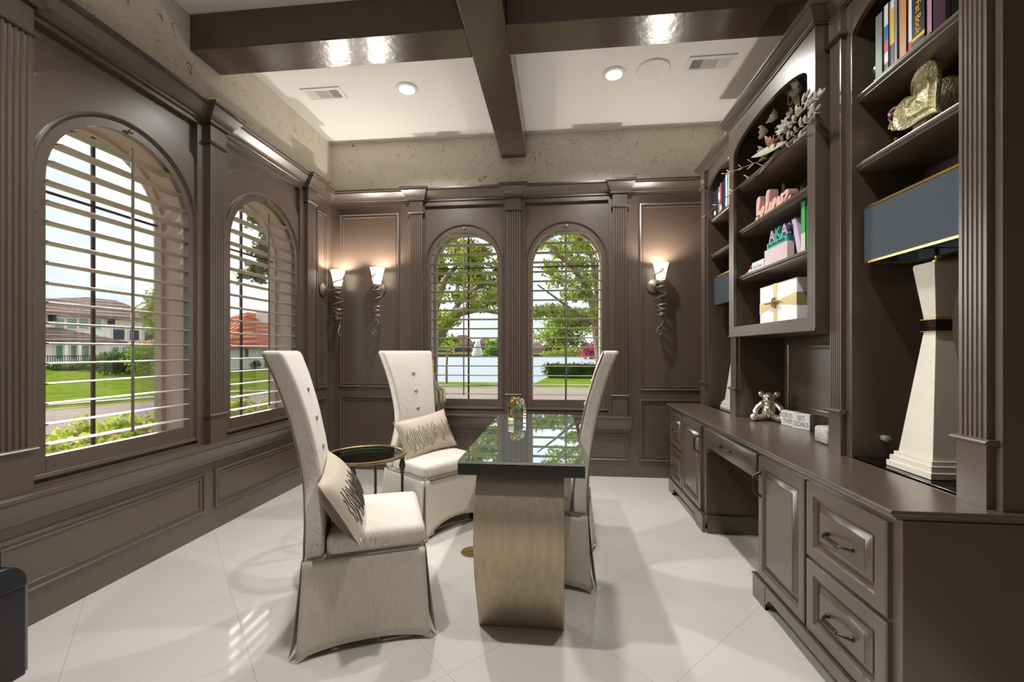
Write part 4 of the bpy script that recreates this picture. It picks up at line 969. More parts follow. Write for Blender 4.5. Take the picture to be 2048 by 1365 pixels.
for s in (-1, 1):
    bs(s * .044, .172, 0, .021, (.9, .9, 1)); m.tube([lp(s * .012, .122, .0), lp(s * .035, .112, .005), lp(s * .066, .085, .02), lp(s * .078, .055, .045), lp(s * .070, .045, .06)], [.016, .019, .017, .016, .013], 12)
    m.tube([lp(s * .03, .022, .01), lp(s * .060, .020, .05), lp(s * .078, .024, .085)], [.024, .023, .022], 10); bs(s * .080, .027, .092, .026, (.9, .9, 1))
m.build('body', 'bear', t, smooth=True)
m = M()
for s in (-1, 1): c = lp(s * .016, .158, .042); m.sphere(c, .004, 5)
c = lp(0, .146, .064); m.sphere(c, .006, 5); m.build('eyes_and_nose', 'black', t, smooth=True)
def blk(cn, ang, h, lines, label):
    w = .106; t = thing('word_block', (cn[0], cn[1], ZC + .0003), label, 'decorative block', rz=ang, group='white word blocks')
    m = M(); m.box(0, .035, -w, 0, 0, h); m.build('block', 'white', t, world=False, bevel=.002)
    for k, l in enumerate(lines):
        vs, fs = text_mesh(l, .040, .0003); m = M(); m.add([(-.0006 - v.z, -w / 2 - v.x * .72, h * (.68 - .38 * k) + v.y) for v in vs], fs); m.build('wording', 'bin_side', t, world=False)
blk((1.389, 2.838), R_(22), .092, ['CRUSH', 'THEM'], 'white block lettered CRUSH THEM beside the silver bear')
blk((1.398, 2.728), R_(26), .092, ['SET', 'GOALS'], 'white block lettered SET GOALS in front of its twin')
t = M(); t.rbox((1.345, 2.285, .7605 + .042), (.045, .055, .0415), .016, k=2, m=2); t.build('crystal_block', 'crystal', smooth=True, label='clear cut-crystal block on the counter behind the fluted pilaster', cat='paperweight')

# ============================================================ CHAIRS
def interp(T, z):
    for (z0, v0), (z1, v1) in zip(T, T[1:]):
        if z <= z1: f = (z - z0) / (z1 - z0); f = max(0, min(1, f)); f = f * f * (3 - 2 * f) if False else f; return v0 + (v1 - v0) * f
    return T[-1][1]
WT = [(.38, .250), (.46, .243), (.55, .205), (.65, .172), (.75, .162), (.85, .166), (1.0, .184), (1.1, .202), (1.22, .226)]
RT = [(.38, 0), (.5, .0), (.65, -.012), (.8, -.036), (.95, -.068), (1.1, -.112), (1.22, -.158)]
def make_chair(front_welt=False):
    t = thing('dining_chair', (0, 0, 0), '', 'chair')
    # back
    m = M()
    def fb(x, y, z):
        zz = z + .8
        w = interp(WT, zz); s = w / .25; tk = .78
        return ((x + .05) * tk - .05 - .19 + interp(RT, zz), y * s, zz)
    m.rbox((0, 0, 0), (.050, .25, .42), .022, fb, 4, 18)
    m.build('backrest', 'fabric', t, world=False, smooth='all')
    # seat
    m = M()
    def fs(x, y, z):
        d = max(0, 1 - (x / .2) ** 2) * max(0, 1 - (y / .26) ** 2)
        if z > 0: z += .022 * d
        return (x + .045, y, z + .420)
    m.rbox((0, 0, 0), (.20, .25, .045), .030, fs, 4, 8); m.build('seat', 'fabric', t, world=False, smooth='all')
    # base band behind the back
    m = M(); m.rbox((0, 0, .372), (.236, .243, .018), .012, None, 2, 3); m.build('seat_rail', 'fabric', t, world=False, smooth=True)
    # skirt panels, kick pleats at the corners
    m = M(); zt = .376
    def panel(P0, P1, out, arch, ext=.02):
        P0, P1, out = Vector(P0), Vector(P1), Vector(out); nu, nv = 24, 12; d = (P1 - P0)
        Ls = []
        for j in range(nv + 1):
            v = j / nv; row = []
            for i in range(nu + 1):
                u = i / nu; e = abs(2 * u - 1)
                zb = .012 + arch * (1 - e ** 2.2)
                z = zt - (zt - zb) * v
                drop = (zt - z) / zt
                fl = (.012 + .030 * e ** 3) * drop ** 1.2 + .006
                p = P0 + d * u + d.normalized() * ((2 * u - 1) * ext * drop) + out * fl
                row.append((p.x, p.y, z))
            Ls.append(row)
        m.loops(Ls, False)
    h, w = .24, .25
    panel((h, -w, 0), (h, w, 0), (1, 0, 0), .075); panel((-h, w, 0), (-h, -w, 0), (-1, 0, 0), .05)
    panel((-h, -w, 0), (h, -w, 0), (0, -1, 0), .020); panel((h, w, 0), (-h, w, 0), (0, 1, 0), .020)
    m.build('skirt', 'fabric_skirt', t, world=False, smooth='all', solid=.003)
    m = M()
    for sx in (-1, 1):
        for sy in (-1, 1):
            Ls = []
            for j in range(7):
                v = j / 6; z = zt - (zt - .012) * v; r = []
                for q in range(9):
                    f = q / 8
                    if q <= 4: px_, py_ = h - .075 * (1 - f * 2), w
                    else: px_, py_ = h, w - .075 * (f * 2 - 1)
                    rnd = .012 if q in (4,) else 0
                    r.append((sx * (px_ - .004 - rnd + .014 * v), sy * (py_ - .004 - rnd + .014 * v), z))
                Ls.append(r)
            m = M(); m.loops(Ls, False); m.build('kick_pleat', 'fabric_skirt', t, world=False, smooth='all', solid=.003)
    # welts
    m = M(); z = .377
    P = [(h + .012, -w - .006), (h + .012, w + .006), (-h - .004, w + .006), (-h - .004, -w - .006)]
    loop = []
    for i in range(4):
        a, b = P[i], P[(i + 1) % 4]
        for k in range(6): loop.append((a[0] + (b[0] - a[0]) * (k + .5) / 6, a[1] + (b[1] - a[1]) * (k + .5) / 6, z))
    m.tube(loop, .0038, 6, True)
    def edge(xo):
        side = []
        for k in range(25):
            zz = .385 + (1.205 - .385) * k / 24; side.append((-.19 + interp(RT, zz) + xo, -interp(WT, zz) + .004, zz))
        top = [(-.19 + interp(RT, 1.214) + xo, -interp(WT, 1.21) + .018, 1.215)]
        Rr = [(x, -y, zz) for x, y, zz in side[::-1]]
        return side + top + [(top[0][0], -top[0][1], 1.215)] + Rr
    m.tube(edge(-.047), .0036, 6)
    if front_welt: m.tube([(x - .022, y, z_) for x, y, z_ in edge(.048)], .0036, 6)
    m.build('welt', 'welt', t, world=False, smooth=True)
    for zz in (1.045, .915, .785):
        m = M(); tk = .78; m.lathe([(.016, -.006), (.017, .003), (.013, .009), (.002, .012)], (-.24 + interp(RT, zz) + .1 * tk - .003, 0, zz), 18, 'x'); m.build('button', 'button', t, world=False, smooth=True)
    m = M()
    for sx in (-1, 1):
        for sy in (-1, 1): m.box(sx * .2 - .02, sx * .2 + .02, sy * .2 - .02, sy * .2 + .02, 0, .36)
    for i, (sx, sy) in enumerate(((-1, -1), (-1, 1), (1, -1), (1, 1))):
        mm = M(); mm.box(sx * .2 - .018, sx * .2 + .018, sy * .2 - .018, sy * .2 + .018, 0, .36); mm.build('leg', 'table_dark', t, world=False)
    return t
CH = [((-.885, 1.950, 0), R_(23), 'tall cream skirted chair nearest the camera, side on with a lumbar pillow', False),
      ((-.888, 3.060, 0), R_(-37), 'tall cream skirted chair facing the table from the back left, three buttons on its back', False),
      ((-.058, 2.498, 0), R_(175), 'tall cream skirted chair at the right side of the table, back toward the bookcase', True)]
c0 = make_chair(False)
for i, (loc, rz, lb, fw) in enumerate(CH):
    o = c0 if i == 0 else (make_chair(True) if fw else copy_tree(c0))
    o.location = loc; o.rotation_euler = (0, 0, rz); o['label'] = lb; o['group'] = 'tall cream skirted chairs'

# ---- pillows
def make_pillow():
    t = thing('lumbar_pillow', (0, 0, 0), '', 'pillow')
    hy, hz, T = .245, .148, .065; n1, n2 = 24, 16
    def pt(u, v, s):
        k = (1 - abs(u) ** 2.6) * (1 - abs(v) ** 2.6); th = T * max(k, 0) ** .55
        pin = 1 - .07 * (1 - v * v) * abs(u) ** 4; pin2 = 1 - .09 * (1 - u * u) * abs(v) ** 4
        return (s * th, u * hy * pin, v * hz * pin2)
    for s, nm, mt in ((1, 'front_cover', 'pillow'), (-1, 'back_cover', 'pillow_back')):
        m = M(); m.loops([[pt(-1 + 2 * i / n1, -1 + 2 * j / n2, s) for i in range(n1 + 1)] for j in range(n2 + 1)], False); m.build(nm, mt, t, world=False, smooth='all')
    m = M(); per = [(-1 + 2 * i / 16, -1) for i in range(16)] + [(1, -1 + 2 * j / 12) for j in range(12)] + [(1 - 2 * i / 16, 1) for i in range(16)] + [(-1, 1 - 2 * j / 12) for j in range(12)]
    m.tube([pt(u, v, 1) for u, v in per], .0025, 6, True); m.build('piping', 'pillow', t, world=False, smooth=True)
    m = M(); rnd = random.Random(3)
    for k in range(30):
        u = -.86 + 1.72 * k / 29; top = rnd.uniform(.15, .50); bot = rnd.uniform(-.72, -.35)
        pp = []
        for j in range(9):
            v = top + (bot - top) * j / 8; uu = u + rnd.uniform(-.011, .011) + .012 * sin(j * 1.2 + k)
            x, y, z = pt(uu, v, 1); pp.append((x + .0015, y, z))
        m.tube(pp, .0017, 4)
        if rnd.random() < .6: m.tube([(x + .0005, y + .012, z) for x, y, z in pp[2:7]], .0013, 4)
    m.build('embroidery', 'thread', t, world=False)
    m = M(); m.box(-.004, -.001, -.19, -.165, -.165, -.145); m.build('care_tag', 'tag', t, world=False)
    return t
p0 = make_pillow()
p1 = copy_tree(p0)
def place_pillow(o, chair_i, lx, ly, lz, tilt, yaw, roll, lb):
    loc, rz, *_ = CH[chair_i]; q = Matrix.Rotation(rz, 3, 'Z') @ Vector((lx, ly, 0))
    o.location = (loc[0] + q.x, loc[1] + q.y, lz)
    mt = Matrix.Rotation(rz + yaw, 3, 'Z') @ Matrix.Rotation(-tilt, 3, 'Y') @ Matrix.Rotation(roll, 3, 'X')
    o.rotation_euler = mt.to_euler(); o['label'] = lb; o['group'] = 'embroidered lumbar pillows'
place_pillow(p0, 0, -.105, -.095, .590, R_(30), R_(0), R_(4), 'beige lumbar pillow with grey drip embroidery, brown back, on the nearest chair')
place_pillow(p1, 1, -.075, -.01, .605, R_(24), R_(4), R_(5), 'beige lumbar pillow with grey drip embroidery on the chair behind the round glass table')

# ============================================================ DESK TABLE
t = thing('pedestal_table', (-.155, 2.45, 0), 'long glass-topped dark table on curved brushed bronze pedestals', 'table')
TX0, TX1, TY0, TY1 = -.412, .116, 1.772, 3.125
m = M(); m.box(TX0, TX1, TY0, TY1, .700, .7485); m.build('table_slab', 'table_dark', t, bevel=.0015)
mat('glass_top', (.80, .90, .91), .012, metal=.95)
m = M(); m.box(TX0, TX1, TY0, TY1, .7487, .7595); m.build('glass_top', 'glass_top', t, label='green-edged mirror glass top')
def pedestal(sgn, yb, name):
    prof = [(.0, 1.890), (.06, 1.862), (.134, 1.832), (.2, 1.804), (.269, 1.778), (.33, 1.762), (.385, 1.752), (.45, 1.749), (.513, 1.752), (.56, 1.760), (.604, 1.776), (.65, 1.797), (.68, 1.815), (.699, 1.830)]
    m = M(); Lf, Lb = [], []
    for z, y in prof:
        yy = y if sgn > 0 else (TY0 + TY1 - y); th = .05 * sgn
        Lf.append((yy, z)); Lb.append((yy + th, z))
    sec = Lf + Lb[::-1]
    m.loops([[(x, y, z) for y, z in sec] for x in (-.342, .032)], True, True, True)
    m.build('pedestal', 'bronze', t, smooth=True, bevel=.002)
pedestal(1, 0, ''); pedestal(-1, 0, '')
# wire cup with clips on the table
cc = onZ(1034, 838, .7597); cc = Vector((cc.x - .0, min(cc.y + .02, 3.05), .7597))
t = thing('desk_organizer', cc, 'small gold wire and glass cup holding shiny trinkets at the far end of the table', 'desk organizer')
m = M(); Rw = .055; H = .085
hexa = [(cc.x + Rw * cos(pi / 3 * k + .2) * 1.1, cc.y + Rw * sin(pi / 3 * k + .2)) for k in range(6)]
for k in range(6):
    a, b = hexa[k], hexa[(k + 1) % 6]; hh = H if k not in (1, 2) else H * 1.35; h2 = H if (k + 1) % 6 not in (1, 2) else H * 1.35
    m.tube([(a[0], a[1], cc.z + .002), (a[0], a[1], cc.z + hh)], .0017, 5); m.tube([(a[0], a[1], cc.z + .003), (b[0], b[1], cc.z + .003)], .0017, 5); m.tube([(a[0], a[1], cc.z + hh), (b[0], b[1], cc.z + h2)], .0017, 5)
    m.tube([(a[0], a[1], cc.z + .003), (b[0], b[1], cc.z + h2)], .0012, 4)
m.build('wire_frame', 'gold', t, smooth=True)
m = M(); m.loops([[(x, y, cc.z + z) for x, y in hexa] for z in (.003, H)]); m.build('glass_cup', 'cup_glass', t)
rr = random.Random(5)
for nm, mt, off, k in (('gold_bow', 'gold', (-.028, 0, .125), 5), ('silver_bow', 'silver', (.010, -.01, .125), 5), ('gold_bow', 'gold_orn', (.030, 0, .11), 6), ('teal_clip', 'teal', (.018, -.03, .07), 6), ('silver_bow', 'silver', (.045, -.02, .075), 4), ('gold_bow', 'gold', (.012, -.02, .095), 4)):
    m = M()
    for j in range(k):
        a0 = rr.uniform(0, pi); q = Matrix.Rotation(a0, 3, 'Z') @ Matrix.Rotation(rr.uniform(-.8, .8), 3, 'X')
        m.tube([Vector((cc.x + off[0], cc.y + off[1], cc.z + off[2])) + q @ Vector((.016 * cos(b), .002 * j, .022 * sin(b))) for b in [i * pi / 7 for i in range(14)]], .0022, 5, True)
    m.tube([(cc.x + off[0], cc.y + off[1], cc.z + off[2] - .015), (cc.x + off[0] * .3, cc.y + off[1] * .3, cc.z + .006)], .0018, 5)
    m.build(nm, mt, t, smooth=True)

# ============================================================ ROUND SIDE TABLE
sx_, sy_, sh = -1.150, 2.500, .597
t = thing('side_table', (sx_, sy_, 0), 'round antique-gold side table with inset glass top between the two left chairs', 'table')
m = M(); Ls = []
for r, z in [(.220, -.004), (.221, .0), (.225, .003), (.234, .005), (.243, .002), (.246, -.006), (.240, -.014), (.230, -.016), (.221, -.012), (.220, -.004)]:
    Ls.append([(sx_ + r * cos(2 * pi * j / 64), sy_ + r * sin(2 * pi * j / 64), sh + z) for j in range(64)])
m.loops(Ls); m.build('rim', 'gold_old', t, smooth=True)
m = M(); m.lathe([(.2195, -.010), (.2195, -.001)], (sx_, sy_, sh), 64); m.build('glass_top', 'table_glass', t, smooth=True)
m = M(); Ls = []
for r, z in [(.219, -.009), (.219, -.0005), (.208, -.0005), (.208, -.009), (.219, -.009)]: Ls.append([(sx_ + r * cos(2 * pi * j / 64), sy_ + r * sin(2 * pi * j / 64), sh + z - .0002) for j in range(64)])
m.loops(Ls); m.build('glass_bevel', 'bevel_glass', t, smooth=True)
for ang in (R_(8), R_(98), R_(188), R_(278)):
    lx, ly = sx_ + .222 * cos(ang), sy_ + .222 * sin(ang)
    m = M(); m.lathe([(.011, 0), (.009, .01), (.0085, .40), (.0085, .475), (.013, .478), (.013, .486), (.009, .490), (.017, .510), (.019, .530), (.015, .552), (.010, .560), (.015, .566), (.015, .578)], (lx, ly, 0), 16); m.build('leg', 'leg_dark', t, smooth=True)

# fluted metal vase
t = M(); prof = [(.17, 0), (.20, .01), (.235, .05), (.242, .20), (.242, .60), (.240, .82), (.232, .855), (.195, .875), (.160, .905), (.138, .95), (.128, 1.02), (.126, 1.10), (.128, 1.128), (.112, 1.128), (.108, 1.05)]
t.lathe(prof, (-1.272, 3.93, 0), 144, 'z', .045, 24); t.build('floor_vase', 'vase', smooth=True, label='tall fluted silver-green metal floor vase standing behind the buttoned chair', cat='vase')
# brass floor outlet
t = thing('floor_outlet', (-.507, 2.572, 0), 'round brass outlet cover set in the floor left of the bronze pedestal', 'outlet cover')
m = M(); m.lathe([(.066, 0), (.070, .001), (.068, .004), (.058, .005), (.056, .004), (.001, .0045)], (-.507, 2.572, .0005), 40); m.build('cover_plate', 'brass', t, smooth=True)
m = M(); m.box(-.530, -.484, 2.568, 2.576, .004, .0062); m.build('slot', 'gold_old', t)
# bin / shredder
t = thing('paper_shredder', (-2.135, 1.24, 0), 'black paper shredder bin with rounded lid against the left wall', 'shredder')
m = M(); P = []
y0_, y1_ = 1.02, 1.452
sec = [(y0_, .0), (y1_, .0), (y1_, .335)]; 
for k in range(9): a = k * pi / 16; sec.append((y1_ - .075 + .075 * cos(a), .335 + .095 * sin(a)))
for k in range(9): a = pi / 2 + k * pi / 16; sec.append((y0_ + .075 + .075 * cos(a), .335 + .095 * sin(a)))
sec.append((y0_, .335))
low = [(y0_ + .01, 0), (y1_ - .022, 0), (y1_ - .022, .333), (y0_ + .01, .333)]
m.loops([[(x, y, z) for y, z in low] for x in (-2.285, -2.012)], True, True, True); m.build('bin', 'bin', t, bevel=.004)
m = M(); hd = [(y0_, .335)] + [(y1_ - .020, .335)] + [(y1_ - .095 + .075 * cos(k * pi / 16), .350 + .080 * sin(k * pi / 16)) for k in range(9)] + [(y0_ + .075 + .075 * cos(pi / 2 + k * pi / 16), .350 + .080 * sin(pi / 2 + k * pi / 16)) for k in range(9)]
m.loops([[(x, y, z) for y, z in hd] for x in (-2.285, -2.005)], True, True, True); m.build('lid', 'bin', t, smooth=True, bevel=.006)
m = M(); m.box(-2.285, -2.030, y1_ - .0215, y1_ - .002, 0, .335); m.build('end_strip', 'bin_side', t, bevel=.003)
m = M(); m.box(-2.23, -2.06, y0_ + .10, y1_ - .12, .4295, .4315); m.build('feed_slot', 'black', t)
m = M(); m.box(-2.055, -2.035, y1_ - .19, y1_ - .115, .4295, .435); m.build('control_button', 'bin_side', t, bevel=.003)
t.location.x += .02

# ============================================================ OUTSIDE
GZ = -.40
def gpoly(name, pts, z, mt, label=None, cat=None, kind='structure'):
    m = M(); m.loops([[(x, y, z - .1) for x, y in pts], [(x, y, z) for x, y in pts]], True, True, True)
    return m.build(name, mt, kind=kind) if kind == 'structure' else m.build(name, mt, label=label, cat=cat)
gpoly('lawn', [(-160, -40), (60, -40), (60, 21.2), (-13, 22), (-18, 32), (-24, 46), (-45, 75), (-160, 95)], GZ, 'grass')
gpoly('lake', [(-60, 21.0), (80, 21.0), (160, 175), (-70, 175), (-60, 60)], GZ - .08, 'lake')
# street bends round the corner of the house
def strip(name, near, far, mt, dz):
    P = near + far[::-1]; m = M(); n = len(near)
    m.loops([[(x, y, GZ + dz) for x, y in near], [(x, y, GZ + dz) for x, y in far]], False)
    m.loops([[(x, y, GZ + dz - .09) for x, y in near], [(x, y, GZ + dz - .09) for x, y in far]], False)
    return m.build(name, mt, kind='structure')
def offs(base, d):      # offset polyline outward (away from the house)
    out = []
    for i, (x, y) in enumerate(base):
        a = base[max(i - 1, 0)]; b = base[min(i + 1, len(base) - 1)]; tx, ty = b[0] - a[0], b[1] - a[1]; l = math.hypot(tx, ty); out.append((x - ty / l * d, y + tx / l * d))
    return out
basel = [(-9.6, -30), (-9.8, 0), (-9.9, 4), (-9.6, 8), (-8.2, 11.2), (-5.5, 13.2), (-2, 13.9), (3, 14.1), (30, 14.3)]
# orient: walking this way the house is on the right-hand side
strip('street', offs(basel, 0), offs(basel, 4.7), 'road', .012)
strip('curb', offs(basel, 4.7), offs(basel, 4.85), 'walk', .03)
strip('sidewalk', offs(basel, 6.1), offs(basel, 6.7), 'walk', .02)
gpoly('garden_path', [(-9.7, -3), (-9.7, 5.2), (-6.0, 5.0), (-4.4, 3.6), (-4.4, -3)], GZ + .015, 'pavers')

def foliage(m, blobs, n, size, rnd):
    tot = sum(b[3] * b[4] * b[5] for b in blobs)
    for (bx, by, bz, rx, ry, rz) in blobs:
        k = max(6, int(n * rx * ry * rz / tot))
        for _ in range(k):
            v = Vector((rnd.gauss(0, 1), rnd.gauss(0, 1), rnd.gauss(0, 1))).normalized() * (rnd.random() ** .45)
            p = Vector((bx + v.x * rx, by + v.y * ry, bz + v.z * rz)); s = size * rnd.uniform(.6, 1.3)
            a = Vector((rnd.gauss(0, 1), rnd.gauss(0, 1), rnd.gauss(0, .7))).normalized(); b = a.orthogonal().normalized()
            b = Matrix.Rotation(rnd.uniform(0, 6.28), 3, a) @ b; c = a.cross(b)
            m.add([p - b * s, p + c * s * .55, p + b * s, p - c * s * .55], [(0, 1, 2, 3)])
def tree(name, base, trunks, blobs, n, size, leafm, label, cat, seed=1, trunk_r=.12, group=None):
    t = thing(name, base, label, cat, group=group); rnd = random.Random(seed); b = Vector(base)
    m = M(); foliage(m, [(b.x + q[0], b.y + q[1], b.z + q[2], q[3], q[4], q[5]) for q in blobs], n, size, rnd); m.build('foliage', leafm, t)
    if trunks:
        m = M()
        for T in trunks:
            pts = [b + Vector(p[:3]) for p in T]; m.tube(pts, [p[3] for p in T], 8)
        m.build('trunk', 'bark', t, smooth=True)
    return t
def gp(x, y): p = onZ(x, y, GZ); return p
# tree seen through the left back window: bending trunk entering from the left
b = gp(812, 800); b = (b.x, b.y, GZ)
d3 = 13.0
def P3(x, y, D, base): q = onD(x, y, D); return (q.x - base[0], q.y - base[1], q.z - base[2])
base = tuple(onD(835, 702, 13.0)); base = (base[0], base[1], GZ)
tr = [[(*P3(845, 775, 13, base), .28), (*P3(858, 700, 13, base), .24), (*P3(885, 655, 12.8, base), .20), (*P3(915, 625, 12.6, base), .15), (*P3(960, 618, 12.4, base), .08), (*P3(1000, 628, 12.2, base), .04)],
      [(*P3(858, 700, 13, base), .18), (*P3(868, 620, 13.2, base), .14), (*P3(890, 560, 13.2, base), .09), (*P3(930, 510, 13, base), .05)], [(*P3(890, 648, 12.8, base), .1), (*P3(930, 590, 12.8, base), .06), (*P3(985, 560, 12.6, base), .04)]]
bl = []
rnd = random.Random(11)
for k in range(46):
    x = rnd.uniform(835, 1010); y = rnd.uniform(475, 640) if x < 900 else rnd.uniform(480, 612)
    q = P3(x, y, rnd.uniform(11.8, 15), base); bl.append((*q, rnd.uniform(.28, .6), rnd.uniform(.3, .7), rnd.uniform(.15, .32)))
bl += [(*P3(875, 680, 13.5, base), .4, .4, .3), (*P3(862, 650, 13.5, base), .5, .4, .3), (*P3(900, 690, 14.5, base), .25, .25, .2)]
tree('leafy_tree', base, tr, bl, 13000, .055, 'leaf_b', 'leafy tree with a bending trunk seen through the left back window', 'tree', 2)
b = gp(893, 768); tree('young_tree', (b.x, b.y, GZ), [[(0, 0, 0, .07), (0, 0, .8, .06), (.05, 0, 1.7, .04)]], [(0, 0, 2.0, .7, .6, .3), (.2, 0, 2.2, .4, .4, .3)], 420, .09, 'leaf_a', 'slim young tree on the lake bank behind the left back window', 'tree', 3)
# tree in the right back window
base = tuple(onD(1215, 702, 12.0)); base = (base[0], base[1], GZ)
tr = [[(*P3(1212, 790, 12, base), 0.204), (*P3(1200, 690, 12, base), 0.180), (*P3(1190, 620, 11.8, base), 0.132), (*P3(1175, 575, 11.6, base), 0.090), (*P3(1140, 530, 11.2, base), 0.048), (*P3(1100, 500, 10.8, base), 0.024)],
      [(*P3(1197, 660, 12, base), 0.144), (*P3(1196, 590, 12.1, base), 0.108), (*P3(1185, 520, 12.1, base), 0.060), (*P3(1165, 470, 12, base), 0.030)],
      [(*P3(1180, 650, 12, base), 0.084), (*P3(1150, 625, 11.8, base), 0.054), (*P3(1110, 595, 11.4, base), 0.030), (*P3(1075, 570, 11.2, base), 0.018)],
      [(*P3(1188, 600, 12, base), 0.072), (*P3(1140, 565, 11.6, base), 0.042), (*P3(1090, 545, 11.2, base), 0.024)], [(*P3(1160, 545, 11.5, base), 0.048), (*P3(1120, 510, 11.2, base), 0.030), (*P3(1085, 475, 11, base), 0.018)],
      [(*P3(1192, 560, 12, base), 0.072), (*P3(1200, 500, 12, base), 0.042)]]
bl = []
for k in range(58):
    x = rnd.uniform(1066, 1222); y = rnd.uniform(452, 640); q = P3(x, y, rnd.uniform(10.5, 14), base); bl.append((*q, rnd.uniform(.22, .5), rnd.uniform(.3, .6), rnd.uniform(.12, .27)))
for k in range(16):
    x = rnd.uniform(1082, 1178); y = rnd.uniform(630, 690); q = P3(x, y, rnd.uniform(15, 17), base); bl.append((*q, rnd.uniform(.4, .7), .5, rnd.uniform(.25, .4)))
tree('leafy_tree', base, tr, bl, 15000, .05, 'leaf_b', 'large spreading tree with pale branches seen through the right back window', 'tree', 4)
q1, q2 = gp(1088, 752), gp(1100, 748)
gpoly('lake_bank', [(q1.x - .3, 20.9), (60, 20.9), (60, q1.y + 2.5), (q1.x + .6, q1.y + 2.2)], GZ + .004, 'grass')
# clipped hedge by the water with railing
a, b = gp(1096, 757), gp(1250, 757)
m = M(); rnd = random.Random(9); m.box(a.x, b.x, a.y + .1, a.y + 1.1, GZ, GZ + .80); 
foliage(m, [((a.x * (1 - f) + b.x * f), a.y + .5, GZ + .50, .45, .6, .44) for f in [k / 9 for k in range(10)]], 3200, .07, rnd)
m.build('clipped_hedge', 'leaf_d', label='dark clipped hedge at the water edge beyond the right back window', cat='hedge')
b = gp(1185, 718); tree('red_shrub', (b.x, b.y, GZ), None, [(0, 0, 1.6, 3.0, 2.6, 2.0), (3.5, 0, 1.4, 2.5, 2, 1.6)], 900, .32, 'leaf_red', 'round dark red shrub across the inlet in the right back window', 'shrub', 5)
b = gp(1150, 714); tree('flowering_shrub', (b.x, b.y, GZ), None, [(0, 0, 1.2, 5, 2.6, 1.6), (-6, 0, .8, 4, 2, 1.1)], 800, .38, 'leaf_y', 'yellow-green shrub left of the red shrub across the lake', 'shrub', 6)
# far shore
gpoly('far_shore', [(-75, 118), (20, 130), (60, 95), (160, 70), (170, 250), (-140, 250)], GZ + .5, 'grass')
def far_house(x0, x1, D, zw, zr, label):
    p, q = onD(x0, 702, D), onD(x1, 702, D); t = thing('lakeside_house', ((p.x + q.x) / 2, (p.y + q.y) / 2, GZ + .5), label, 'house', group='houses across the lake')
    u = (q - p); u.z = 0; L = u.length; u.normalize(); v = Vector((-u.y, u.x, 0)); dp = L * .5
    def W3(a, b_, z): c = Vector((p.x, p.y, 0)) + u * a + v * b_; return (c.x, c.y, z)
    m = M(); m.loops([[W3(0, 0, z), W3(L, 0, z), W3(L, dp, z), W3(0, dp, z)] for z in (GZ + .4, zw)], True, True, True); m.build('wall', 'far_wall', t)
    m = M(); o = 1.0; m.loops([[W3(-o, -o, zw), W3(L + o, -o, zw), W3(L + o, dp + o, zw), W3(-o, dp + o, zw)], [W3(L * .28, dp * .5, zr), W3(L * .72, dp * .5, zr), W3(L * .72, dp * .51, zr), W3(L * .28, dp * .51, zr)]], True, True, True); m.build('roof', 'far_roof', t)
    m = M()
    for k in range(4): m.loops([[W3(L * (.12 + .22 * k), yy, GZ + 1.2), W3(L * (.12 + .22 * k) + 1.4, yy, GZ + 1.2), W3(L * (.12 + .22 * k) + 1.4, yy, zw - .9), W3(L * (.12 + .22 * k), yy, zw - .9)] for yy in (-.06, -.01)], True, True, True)
    m.build('windows', 'win_dark', t)
far_house(868, 900, 138, 2.2, 5.0, 'tan house across the lake at the left of the left back window')
far_house(905, 943, 146, 3.2, 6.6, 'tan house with brown roof left of the fountain')
far_house(960, 982, 150, 3.6, 6.0, 'tan house behind the fountain')
far_house(1062, 1086, 150, 1.8, 4.0, 'low house across the lake in the right back window')
rnd = random.Random(21)
for k, (x, D, h, rw) in enumerate([(856, 155, 4.0, 3.6), (905, 168, 5.0, 4.2), (952, 172, 4.6, 4.0), (994, 145, 5.4, 4.4), (1012, 122, 4.2, 3.0), (1072, 165, 3.8, 4.0), (1108, 165, 4.4, 4.6), (986, 120, 2.2, 2.2), (1225, 112, 5, 5)]):
    p = onD(x, 702, D); tree('shore_tree', (p.x, p.y, GZ + .4), None, [(0, 0, h * .5, rw, rw * .7, h * .55), (rw * .6, 0, h * .4, rw * .6, rw * .5, h * .45)], 420, .75, 'leaf_a' if k % 2 else 'leaf_d', ['bushy far tree left edge of the left back window', 'far tree behind the brown-roofed house', 'far tree behind the fountain', 'tall far tree right of the fountain', 'far tree by the middle pilaster', 'far tree at the left of the right back window', 'wide far tree over the far bank', 'low bush right of the fountain', 'far tree behind the red shrub'][k], 'tree', 30 + k, group='trees across the lake')
# fountain
p = onZ(955, 713, GZ); m = M(); rf = random.Random(4)
Ls = []
for j in range(9):
    z = j / 8; r = (1.9 - 1.4 * z); Ls.append([(p.x + r * cos(2 * pi * i / 14) * rf.uniform(.85, 1.1), p.y + r * sin(2 * pi * i / 14), GZ + 4.8 * z) for i in range(14)])
m.loops(Ls, True, True, True); m.build('lake_fountain', 'spray', smooth=True, label='white fountain spray rising from the lake', cat='fountain')

